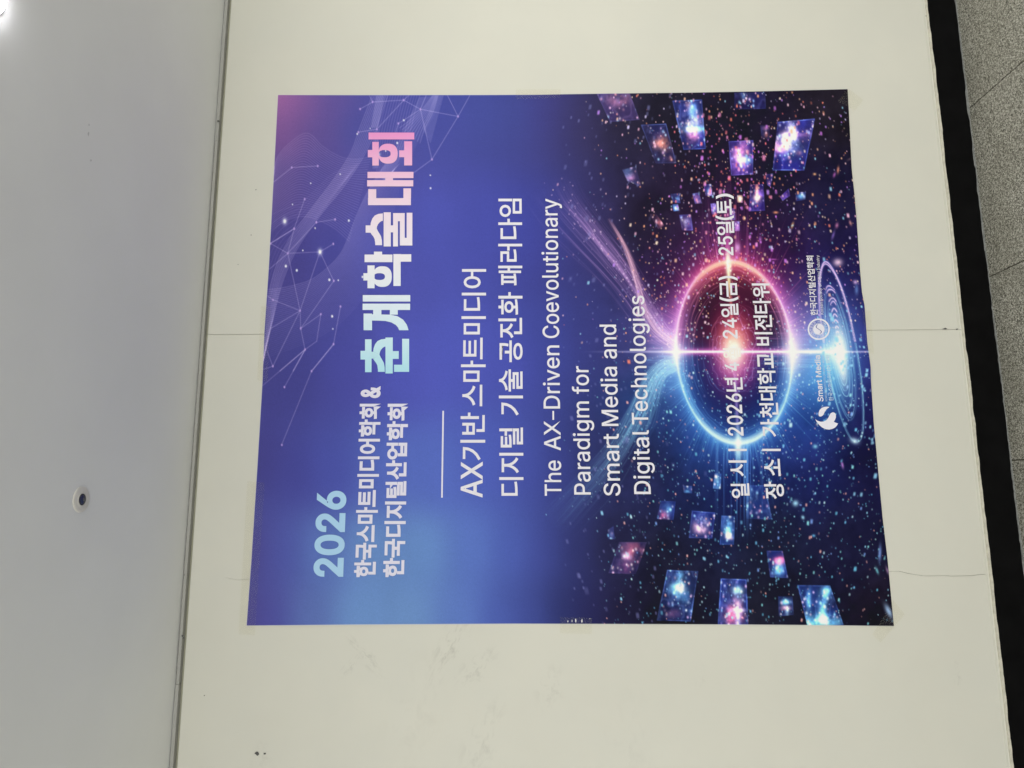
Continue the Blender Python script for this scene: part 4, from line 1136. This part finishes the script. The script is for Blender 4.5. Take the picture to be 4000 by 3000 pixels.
def latin_glyphs(text, offset, font, res):
    """outlines of the letters, thickened and filled here (the built-in fill tears some letters)"""
    cu = bpy.data.curves.new('lettering', 'FONT'); cu.body = text; cu.resolution_u = res; cu.fill_mode = 'NONE'; cu.font = font
    ob = bpy.data.objects.new('lettering', cu); COL.objects.link(ob)
    me = bpy.data.meshes.new_from_object(ob.evaluated_get(bpy.context.evaluated_depsgraph_get()))
    co = [tuple(v_.co[:2]) for v_ in me.vertices]
    nb = {i: [] for i in range(len(co))}
    for e_ in me.edges:
        a, b = e_.vertices; nb[a].append(b); nb[b].append(a)
    bpy.data.objects.remove(ob); bpy.data.curves.remove(cu); bpy.data.meshes.remove(me)
    seen = set(); loops = []
    for i in range(len(co)):
        if i in seen or len(nb[i]) != 2: continue
        lp = [i]; seen.add(i); prev, cur = i, nb[i][0]
        while cur != i and cur not in seen:
            lp.append(cur); seen.add(cur)
            nx = [k_ for k_ in nb[cur] if k_ != prev]
            if not nx: break
            prev, cur = cur, nx[0]
        p = np.array([co[k_] for k_ in lp])
        keep = np.hypot(*(p - np.roll(p, 1, 0)).T) > 1e-4
        p = p[keep]
        if len(p) > 2: loops += split_loop(p)
    def area(p): return 0.5 * np.sum(p[:, 0] * np.roll(p[:, 1], -1) - np.roll(p[:, 0], -1) * p[:, 1])
    def within(pt, p):
        x, y = pt; a = p; b = np.roll(p, -1, 0)
        c_ = ((a[:, 1] > y) != (b[:, 1] > y)) & (x < (b[:, 0] - a[:, 0]) * (y - a[:, 1]) / (b[:, 1] - a[:, 1] + 1e-12) + a[:, 0])
        return c_.sum() % 2 == 1
    ar = [area(p) for p in loops]
    solid = np.sign(ar[int(np.argmax(np.abs(ar)))])
    outer = [i for i in range(len(loops)) if np.sign(ar[i]) == solid]
    holes = {i: [] for i in outer}
    for i in range(len(loops)):
        if i in holes: continue
        inn = [o_ for o_ in outer if within(loops[i][0], loops[o_])]
        if inn: holes[min(inn, key=lambda o_: abs(ar[o_]))].append(i)
    V_, F_ = [], []
    from mathutils.geometry import tessellate_polygon
    for o_ in outer:
        ps = [inset(loops[k_], offset * solid) for k_ in [o_] + holes[o_]]
        tri = tessellate_polygon([[Vector((x, y, 0)) for x, y in p] for p in ps])
        b0 = len(V_); lf = 0.00007 * (outer.index(o_) % 4)
        V_ += [(q[0], q[1], lf) for p in ps for q in p]
        F_ += [tuple(b0 + k_ for k_ in t_) for t_ in tri]
    return np.array(V_), F_


def glyphs(text, offset, font=None, res=4):
    if font is not None:
        return latin_glyphs(text, offset, font, res)
    cu = bpy.data.curves.new('lettering', 'FONT')
    cu.body = text; cu.offset = offset; cu.resolution_u = res
    ob = bpy.data.objects.new('lettering', cu); COL.objects.link(ob)
    dg = bpy.context.evaluated_depsgraph_get()
    me = bpy.data.meshes.new_from_object(ob.evaluated_get(dg))
    n_ = len(me.vertices); co = np.zeros(n_ * 3); me.vertices.foreach_get('co', co)
    faces = [tuple(p.vertices) for p in me.polygons]
    bpy.data.objects.remove(ob); bpy.data.curves.remove(cu); bpy.data.meshes.remove(me)
    return co.reshape(-1, 3)[:, :2], faces


CAP = {}
WHITE = (0.885, 0.875, 0.905)


def ink_mesh(name, px, py, faces, colour, lift=0.0008, label=None):
    px = np.asarray(px, float); py = np.asarray(py, float)
    P = on_wall(px, py, sheet_off(px, py) + lift)
    me = bpy.data.meshes.new(name)
    # every letter faces the room
    fixed = []
    for f_ in faces:
        q = P[list(f_)]; q2 = np.roll(q, -1, 0)
        ny = np.sum(q[:, 2] * q2[:, 0] - q[:, 0] * q2[:, 2])          # sign of the normal's y
        fixed.append(f_ if ny < 0 else f_[::-1])
    faces = fixed
    me.from_pydata([tuple(p) for p in P], [], faces)
    at_ = me.color_attributes.new('ink', 'FLOAT_COLOR', 'POINT')
    if callable(colour): col = colour(px, py)
    else: col = np.tile(to_lin(colour), (len(px), 1))
    at_.data.foreach_set('color', np.concatenate([col, np.ones((len(px), 1))], 1).astype(np.float32).ravel())
    me.materials.append(M_PRINT); me.update()
    o = bpy.data.objects.new(name, me); COL.objects.link(o)
    o.parent = poster; o.matrix_parent_inverse = Matrix.Translation(-Vector(poster.location))
    if label: o['label'] = label
    return o


def write(text, yL, yR, x_top, x_bot, offset=0.01, latin=False, colour=WHITE, x_ref=None, label=None, fit='bbox', name='lettering', lift=0.0008):
    """text from height yL (its left end) to yR; x_top / x_bot bound it at its left end (cap line and baseline for latin)"""
    uv, faces = glyphs(text, offset, FONT_LATIN if latin else None)
    u, v_ = uv[:, 0], uv[:, 1]
    if latin and fit == 'cap':
        key = offset
        if key not in CAP:
            q, _ = glyphs('H', offset, FONT_LATIN); CAP[key] = (q[:, 1].min(), q[:, 1].max())
        v0, v1 = CAP[key]
    else:
        v0, v1 = v_.min(), v_.max()
    ku = (u - u.min()) / (u.max() - u.min()); kv = (v_ - v0) / (v1 - v0)
    y = yL + (yR - yL) * ku
    x = x_bot + (x_top - x_bot) * kv
    yr = yL if x_ref is None else x_ref
    x = along(x, yr, y)
    return ink_mesh(name, x, y, faces, colour, lift + (uv[:, 2] if uv.shape[1] > 2 else 0.0), label)


BLUE = (0.665, 0.815, 0.93)
HEAD = (0.87, 0.86, 0.92)
write('2026', 2253, 1917, 1223, 1342, 0.03, True, BLUE)
write('한국스마트미디어학회', 2254.4, 1577.2, 1381.8, 1468.6, 0.032, colour=HEAD)
write('&', 1555, 1507.6, 1409, 1487, 0.03, True, HEAD, x_ref=1530)
write('한국디지털산업학회', 2254.4, 1577.0, 1495.5, 1580.0, 0.032, colour=HEAD)
ink_mesh('rule_line', [1723, 1729.5, along(1729.5, 1944, 1604.5), along(1723, 1944, 1604.5)], [1944, 1944, 1604.5, 1604.5], [(0, 1, 2, 3)], HEAD)

write('AX', 1943.7, 1803, 1799, 1885, 0.012, True)
write('기반', 1798, 1611.5, 1797.5, 1895, 0.013)
write('스마트미디어', 1587, 1051, 1799, 1896.5, 0.013)
write('디지털', 1936.7, 1670, 1950, 2045, 0.013)
write('기술', 1623, 1443, 1948.5, 2043, 0.013)
write('공진화', 1414.7, 1141, 1946.5, 2042, 0.013)
write('패러다임', 1115, 776, 1946, 2040.5, 0.013)
LO = 0.006
for txt, yl, yr, xt, xb in [('The', 1936.7, 1798.8, 2128, 2193), ('AX', 1759.6, 1644, 2125.5, 2190.5), ('Driven', 1596, 1349, 2123.5, 2188), ('Coevolutionary', 1320.7, 776, 2120, 2184.5),
                            ('Paradigm', 1932, 1568, 2243, 2308), ('for', 1538.6, 1430, 2237, 2301),
                            ('Smart', 1936.7, 1693.7, 2359, 2423.5), ('Media', 1664, 1432.8, 2351, 2416), ('and', 1401, 1268, 2345, 2410),
                            ('Digital', 1930, 1679.6, 2477.5, 2542.5), ('Technologies', 1657.7, 1154.5, 2469, 2533)]:
    write(txt, yl, yr, xt, xb, LO, True, fit='cap')
ink_mesh('lettering', [2158, 2164.5, 2164.2, 2157.7], [1640, 1640, 1605, 1605], [(0, 1, 2, 3)], WHITE)

DO = 0.018
write('일', 1946, 1887.7, 2857, 2929, DO); write('시', 1860.7, 1798, 2849, 2920, DO)
ink_mesh('divider_bar', [2845, 2917, 2917, 2845], [1762, 1762, 1753, 1753], [(0, 1, 2, 3)], WHITE)
write('장', 1949, 1881, 2988, 3065, DO); write('소', 1859.7, 1792, 2987, 3050, DO)
ink_mesh('divider_bar', [2977, 3050, 3050, 2977], [1762, 1762, 1753, 1753], [(0, 1, 2, 3)], WHITE)
# zoomed measurements: 1 px = 1 / 4.147
def q1(a, b): return 2780 + a / 4.147, 1350 + b / 4.147
def q2(a, b): return 2780 + a / 4.147, 1020 + b / 4.147
def q3(a, b): return 2780 + a / 4.147, 720 + b / 4.147
write('2026', q1(0, 1460)[1], q1(0, 775)[1], q1(262, 0)[0], q1(521, 0)[0], 0.012, True)
write('년', q1(0, 745)[1], q1(0, 515)[1], q1(222, 0)[0], q1(508, 0)[0], DO)
write('4', q1(0, 408)[1], q1(0, 270)[1], q1(215, 0)[0], q1(452, 0)[0], 0.02, True)
write('월', q1(0, 215)[1], q1(0, 35)[1], q1(188, 0)[0], q1(476, 0)[0], DO, colour=(0.95, 0.93, 0.9))
write('24', q2(0, 1255)[1], q2(0, 922)[1], q2(182, 0)[0], q2(424, 0)[0], 0.012, True)
write('일', q2(0, 910)[1], q2(0, 685)[1], q2(150, 0)[0], q2(440, 0)[0], DO)
write('(', q2(0, 655)[1], q2(0, 572)[1], q2(130, 0)[0], q2(435, 0)[0], 0.012, True)
write('금', q2(0, 578)[1], q2(0, 325)[1], q2(138, 0)[0], q2(420, 0)[0], DO)
write(')', q2(0, 317)[1], q2(0, 237)[1], q2(114, 0)[0], q2(420, 0)[0], 0.012, True)
write('25', q3(0, 1150)[1], q3(0, 840)[1], q3(112, 0)[0], q3(358, 0)[0], 0.012, True)
write('일', q3(0, 825)[1], q3(0, 600)[1], q3(82, 0)[0], q3(370, 0)[0], DO)
write('(', q3(0, 580)[1], q3(0, 500)[1], q3(66, 0)[0], q3(362, 0)[0], 0.012, True)
write('토', q3(0, 495)[1], q3(0, 243)[1], q3(90, 0)[0], q3(328, 0)[0], DO)
write(')', q3(0, 240)[1], q3(0, 150)[1], q3(70, 0)[0], q3(358, 0)[0], 0.012, True)
write('~', 1061, 1026, 2846, 2858, 0.012, True, (0.98, 0.93, 0.85))
# the place line
for ch, a, b, x0_, x1_, q in [('가', 1478, 1190, 795, 1088, q1), ('천', 1170, 925, 778, 1080, q1), ('대', 888, 662, 762, 1055, q1), ('학', 628, 366, 742, 1038, q1), ('교', 365, 118, 738, 1000, q1),
                              ('비', 1368, 1150, 700, 992, q2), ('전', 1120, 872, 682, 978, q2), ('타', 848, 602, 670, 962, q2), ('워', 595, 360, 655, 945, q2)]:
    write(ch, q(0, a)[1], q(0, b)[1], q(x0_, 0)[0], q(x1_, 0)[0], DO, x_ref=(q(0, a)[1] + q(0, b)[1]) / 2)

# small society names
write('한국디지털산업학회', 1231.8, 998.8, 3166.5, 3195.5, 0.02)
write('Korean Society of Digital Industry', 1228, 997, 3205.5, 3217, 0.0, True, fit='cap')
write('Smart Media', 1568.6, 1387.7, 3194.5, 3217, 0.014, True, fit='cap')
write('KOREAN INSTITUTE OF SMART MEDIA', 1567, 1387.7, 3224, 3232, 0.0, True, fit='cap', colour=(0.72, 0.8, 0.9))
write('한국스마트미디어 학회', 1566, 1387.7, 3238, 3256, 0.006, colour=(0.78, 0.85, 0.92))


def outline(pts, ox, oy, k_):
    return [(ox + a / k_, oy + b / k_) for a, b in pts]


def fill(name, pts, colour=(0.9, 0.89, 0.93), lift=0.0008):
    p = spline_closed(pts)
    bm = bmesh.new()
    vs = [bm.verts.new((x, y, 0)) for x, y in p]
    f_ = bm.faces.new(vs); f_.normal_update(); bmesh.ops.triangulate(bm, faces=[f_])
    bm.verts.index_update()
    fc = [tuple(v_.index for v_ in f2.verts) for f2 in bm.faces]; bm.free()
    return ink_mesh(name, p[:, 0], p[:, 1], fc, colour, lift)


def spline_closed(pts):
    return np.array(pts, float)


upper = [(588, 1122), (540, 1115), (480, 1120), (430, 1145), (395, 1185), (378, 1235), (378, 1275), (392, 1300), (420, 1303), (450, 1292), (475, 1265), (495, 1215), (525, 1170), (560, 1140)]
lower = [(315, 1352), (360, 1385), (420, 1402), (480, 1398), (530, 1370), (565, 1325), (585, 1280), (610, 1240), (650, 1220), (690, 1235), (708, 1270), (708, 1320), (690, 1370),
         (668, 1402), (700, 1418), (750, 1437), (725, 1480), (690, 1515), (640, 1540), (580, 1552), (520, 1545), (450, 1515), (390, 1465), (345, 1410)]
fill('society_emblem', outline(upper, 3120, 1360, 4.88)); fill('society_emblem', outline(lower, 3120, 1360, 4.88))


def ring(name, cx_, cy_, r0, r1, asp=0.97, n_=48, colour=(0.9, 0.89, 0.93), lift=0.0008):
    a = np.linspace(0, 2 * np.pi, n_, endpoint=False)
    px = np.concatenate([cx_ + r0 * np.cos(a), cx_ + r1 * np.cos(a)]); py = np.concatenate([cy_ + r0 * asp * np.sin(a), cy_ + r1 * asp * np.sin(a)])
    fc = [(i, (i + 1) % n_, (i + 1) % n_ + n_, i + n_) for i in range(n_)]
    return ink_mesh(name, px, py, fc, colour, lift)


SX, SY = 3120 + 325 / 4.15, 980 + 1270 / 4.15
ring('seal_rim', SX, SY, 37, 43.5); ring('seal_disc', SX, SY, 0.5, 22.5); ring('seal_line', SX, SY, 24.5, 25.6)
ts = np.linspace(-1, 1, 16)
sx_ = SX + 9 * np.sin(ts * math.pi) * 0.9 + ts * 3; sy_ = SY + ts * 18
ink_mesh('seal_wave', np.concatenate([sx_ - 1.6 + ts, sx_ + 1.6 + ts]), np.concatenate([sy_, sy_]), [(i, i + 1, i + 17, i + 16) for i in range(15)], (0.25, 0.32, 0.62), 0.0012)


def ring_text(text, a0, a1, r, h, flip, offset, latin):
    n_ = len(text)
    for i, ch in enumerate(text):
        if ch == ' ': continue
        uv, fc = glyphs(ch, offset, FONT_LATIN if latin else None, 1)
        ang = a0 + (a1 - a0) * (i + 0.5) / n_
        w_ = abs(a1 - a0) * r / n_ * 0.82
        u = (uv[:, 0] - uv[:, 0].mean()) ; u = u / max(1e-3, np.ptp(uv[:, 0])) * w_
        v_ = (uv[:, 1] - (uv[:, 1].min() + uv[:, 1].max()) / 2); v_ = v_ / max(0.6, np.ptp(uv[:, 1])) * h
        # angle measured from the poster's up direction (-x), clockwise as read
        rr = r + (v_ if not flip else -v_)
        aa = ang + (u if not flip else -u) / r
        ink_mesh('seal_lettering', SX - rr * np.cos(aa), SY - rr * np.sin(aa) * 0.97, fc, (0.88, 0.88, 0.93))


ring_text('한국디지털산업학회', -2.0, 1.15, 31.2, 9, False, 0.01, False)
ring_text('Korean Society of Digital Industry', 2 * math.pi - 2.15, 1.3, 31.2, 7.5, True, 0.0, True)

# ---- the heavy title, drawn glyph by glyph from rectangles and rounds
def tcol(px, py):
    stops = np.array([(1460, 0.68, 0.87, 0.92), (1330, 0.78, 0.90, 0.94), (1200, 0.86, 0.91, 0.95), (1050, 0.91, 0.91, 0.93), (900, 0.92, 0.88, 0.92), (740, 0.92, 0.80, 0.87),
                      (640, 0.91, 0.70, 0.83), (517, 0.90, 0.58, 0.79)])[::-1]
    return np.stack([to_lin(np.interp(py, stops[:, 0], stops[:, k_])) for k_ in (1, 2, 3)], 1)


class Glyph:
    def __init__(self): self.x, self.y, self.f = [], [], []

    def poly(self, pts):
        b = len(self.x)
        for x, y in pts: self.x.append(x); self.y.append(y)
        self.f.append(tuple(range(b, b + len(pts))))

    def rect(self, x0_, y0_, x1_, y1_): self.poly([(x0_, y0_), (x1_, y0_), (x1_, y1_), (x0_, y1_)])

    def band(self, outer, inner):
        b = len(self.x); n_ = len(outer)
        for x, y in list(outer) + list(inner): self.x.append(x); self.y.append(y)
        self.f += [(b + i, b + i + 1, b + n_ + i + 1, b + n_ + i) for i in range(n_ - 1)]

    def done(self, k_):
        # each face is consistent with the room side
        P = np.stack([self.x, self.y], 1); fs = []
        for f_ in self.f:
            q = P[list(f_)]; ar = np.sum(q[:, 0] * np.roll(q[:, 1], -1) - np.roll(q[:, 0], -1) * q[:, 1])
            fs.append(f_ if ar > 0 else f_[::-1])
        ink_mesh('title_glyph', self.x, self.y, fs, tcol, 0.0008)


def za(x, y): return 1050 + x / 2.765, 350 + y / 2.765
def zb(x, y): return 1000 + x / 1.58, 350 + y / 1.58


def rr(g, z, x0_, y0_, x1_, y1_):
    a = z(x0_, y0_); b = z(x1_, y1_); g.rect(a[0], a[1], b[0], b[1])


def oval(g, z, cx_, cy_, ro_x, ro_y, ri_x, ri_y, hx=0, n_=40, power=2.4):
    a = np.linspace(0, 2 * np.pi, n_)
    c_, s_ = np.cos(a), np.sin(a)
    sup = lambda q: np.sign(q) * np.abs(q) ** (2 / power)
    o = [z(cx_ + ro_x * sup(i), cy_ + ro_y * sup(j)) for i, j in zip(c_, s_)]
    n2 = [z(cx_ + hx + ri_x * sup(i), cy_ + ri_y * sup(j)) for i, j in zip(c_, s_)]
    g.band(o, n2)


g = Glyph()                                                   # 회
rr(g, za, 1078, 464, 1571, 538); rr(g, za, 1462, 558, 1548, 819); rr(g, za, 1408, 656, 1462, 730)
rr(g, za, 1070, 652, 1120, 731); rr(g, za, 1118, 565, 1188, 820)
oval(g, za, 1288, 692, 104, 108, 64, 39, -36)
g.done(0)
g = Glyph()                                                   # 대
rr(g, za, 1066, 888, 1562, 956); rr(g, za, 1258, 956, 1341, 978); rr(g, za, 1062, 978, 1560, 1045)
rr(g, za, 1072, 1172, 1535, 1248); rr(g, za, 1074, 1075, 1160, 1172); rr(g, za, 1454, 1066, 1536, 1172)
g.done(1)


def siot(g, dx, cy_, half, z):
    """the roof-shaped stroke: two legs that curve away from a short stem"""
    k_ = half / 101.0
    outer = [(705, 0 - 24), (722, -30), (735, -50), (748, -80), (770, -92), (783, -98)]
    outer = [(706, -22), (709, -42), (718, -66), (733, -85), (756, -95), (783, -98)]
    inner = [(745, -4), (747, -16), (753, -30), (763, -42), (772, -49), (783, -52)]
    g.band([z(x + dx, cy_ + y * k_) for x, y in outer], [z(x + dx, cy_ + y * k_) for x, y in inner])
    outer = [(706, 22), (714, 34), (724, 46), (732, 62), (735, 82), (736, 100)]
    inner = [(745, -4), (752, 12), (762, 28), (772, 46), (777, 72), (778, 100)]
    g.band([z(x + dx, cy_ + y * k_) for x, y in outer], [z(x + dx, cy_ + y * k_) for x, y in inner])
    g.poly([z(706 + dx, cy_ - 22), z(745 + dx, cy_ - 4), z(706 + dx, cy_ + 22)])


g = Glyph()                                                   # 술
siot(g, 0, 861, 100, zb); rr(g, zb, 677, 838, 706.5, 883)
rr(g, zb, 788, 757, 832, 968); rr(g, zb, 832, 838, 846, 881)
rr(g, zb, 846, 762, 876, 968); rr(g, zb, 876, 762, 888, 812); rr(g, zb, 888, 762, 918, 962); rr(g, zb, 918, 915, 930, 962); rr(g, zb, 930, 760, 965, 962)
g.done(2)
g = Glyph()                                                   # 학
rr(g, zb, 663, 1133, 689, 1178); rr(g, zb, 688, 1085, 732, 1226)
oval(g, zb, 780, 1154, 58, 64, 34, 21, -18)
rr(g, zb, 670, 1018, 842, 1065); rr(g, zb, 728, 1000, 778, 1018)
rr(g, zb, 848, 1015, 893, 1212); rr(g, zb, 893, 1016, 958, 1062)
g.done(3)
g = Glyph()                                                   # 계
rr(g, zb, 659, 1268, 952, 1308); rr(g, zb, 658, 1321, 951, 1360)
rr(g, zb, 723, 1360, 774, 1388); rr(g, zb, 826, 1360, 875, 1389)
rr(g, zb, 664, 1382, 716, 1485)
g.band([zb(*p) for p in [(716, 1387), (780, 1388), (826, 1389), (872, 1398), (908, 1420), (930, 1450), (942, 1485)]],
       [zb(*p) for p in [(716, 1425), (760, 1426), (800, 1428), (835, 1437), (862, 1452), (876, 1468), (884, 1485)]])
g.done(4)
g = Glyph()                                                   # 춘
siot(g, 17, 1639, 104, zb)
rr(g, zb, 645, 1612, 673, 1666); rr(g, zb, 673, 1541, 713, 1744)
rr(g, zb, 713, 1618, 724, 1660)
rr(g, zb, 799, 1530, 844, 1752); rr(g, zb, 844, 1614, 881, 1662)
rr(g, zb, 852, 1698, 902, 1742); rr(g, zb, 902, 1538, 945, 1742)
g.done(5)

# ------------------------------------------------------------------ clear tape along the poster's edges
def tape(corners, label, nx=8, ny=4, lift=0.0012, glints=()):
    c_ = np.array(corners, float)
    uu, vv = np.meshgrid(np.linspace(0, 1, nx), np.linspace(0, 1, ny))
    p = ((1 - uu) * (1 - vv))[..., None] * c_[0] + (uu * (1 - vv))[..., None] * c_[1] + (uu * vv)[..., None] * c_[2] + ((1 - uu) * vv)[..., None] * c_[3]
    x, y = p[..., 0].ravel(), p[..., 1].ravel()
    in_x = np.minimum(x - np.interp(y, [370, 2445], [1085, 962]), np.interp(y, [347, 2447], [3311, 3492]) - x)
    in_y = np.minimum(y - 362, 2442 - y)
    inside_ = np.clip(np.minimum(in_x, in_y) / 14.0 + 0.7, 0, 1)
    off = sheet_off(x, y) + lift
    P = on_wall(x, y, off)
    root = empty('adhesive_tape', tuple(P.mean(0)))
    tag(root, label, 'tape', 'clear tape holding the poster')
    f_ = [(j * nx + i, j * nx + i + 1, (j + 1) * nx + i + 1, (j + 1) * nx + i) for j in range(ny - 1) for i in range(nx - 1)]
    a, b, d = P[0], P[1], P[nx]
    if np.cross(b - a, d - a)[1] > 0: f_ = [q[::-1] for q in f_]
    mesh_obj('film', P, f_, M_TAPE, root, True)
    for i, (gx_, gy_, rx_, ry_) in enumerate(glints):
        r = np.random.default_rng(int(gx_)); a_ = np.linspace(0, 2 * np.pi, 12, endpoint=False); k_ = r.uniform(0.7, 1.2, 12)
        bx, by = gx_ + rx_ * k_ * np.cos(a_), gy_ + ry_ * k_ * np.sin(a_)
        mesh_obj('painted_glint', on_wall(bx, by, sheet_off(bx, by) + lift + 0.0009), [tuple(range(12))[::-1]], M_GLINT, root)  # light glints on the film, put in as small pale patches
    return root


tape([(2015, 350), (2190, 349), (2190, 382), (2015, 387)], 'strip of clear tape over the middle of the poster\'s right edge')
tape([(2188, 2411), (2312, 2414), (2312, 2476), (2188, 2474)], 'wrinkled clear tape with air bubbles over the middle of the poster\'s left edge',
     glints=[(2218.5, 2427, 2, 4.5), (2234.5, 2425.5, 1.6, 5.5), (2249, 2424, 2.5, 9), (2273, 2425.5, 3, 7.5), (2304, 2416.5, 2, 1.5)])
tape([(3272, 395), (3312, 345), (3372, 390), (3340, 432)], 'short slanting tape patch across the poster\'s lower right corner')
tape([(3408, 2478), (3440, 2510), (3535, 2400), (3490, 2345)], 'slanting yellowish tape patch across the poster\'s lower left corner')
tape([(3368, 1212), (3402, 1214), (3414, 1382), (3384, 1378)], 'clear tape over the middle of the poster\'s bottom edge beside the straight wall joint')
tape([(966, 1880), (1034, 1884), (995, 2482), (932, 2478)], 'long clear tape running along the left part of the poster\'s top edge', nx=14)
tape([(1020, 1195), (1058, 1198), (1046, 1490), (1004, 1486)], 'clear tape over the middle of the poster\'s top edge crossing the straight wall joint', nx=12)

# a loose flap of wall paint at the top of the cracked joint
wx, wz = wall_xz(960, 2255)
blob('paint_flake', 962, 2255, 1.6, 8, M_WALL, wall, 0.0035, 91)
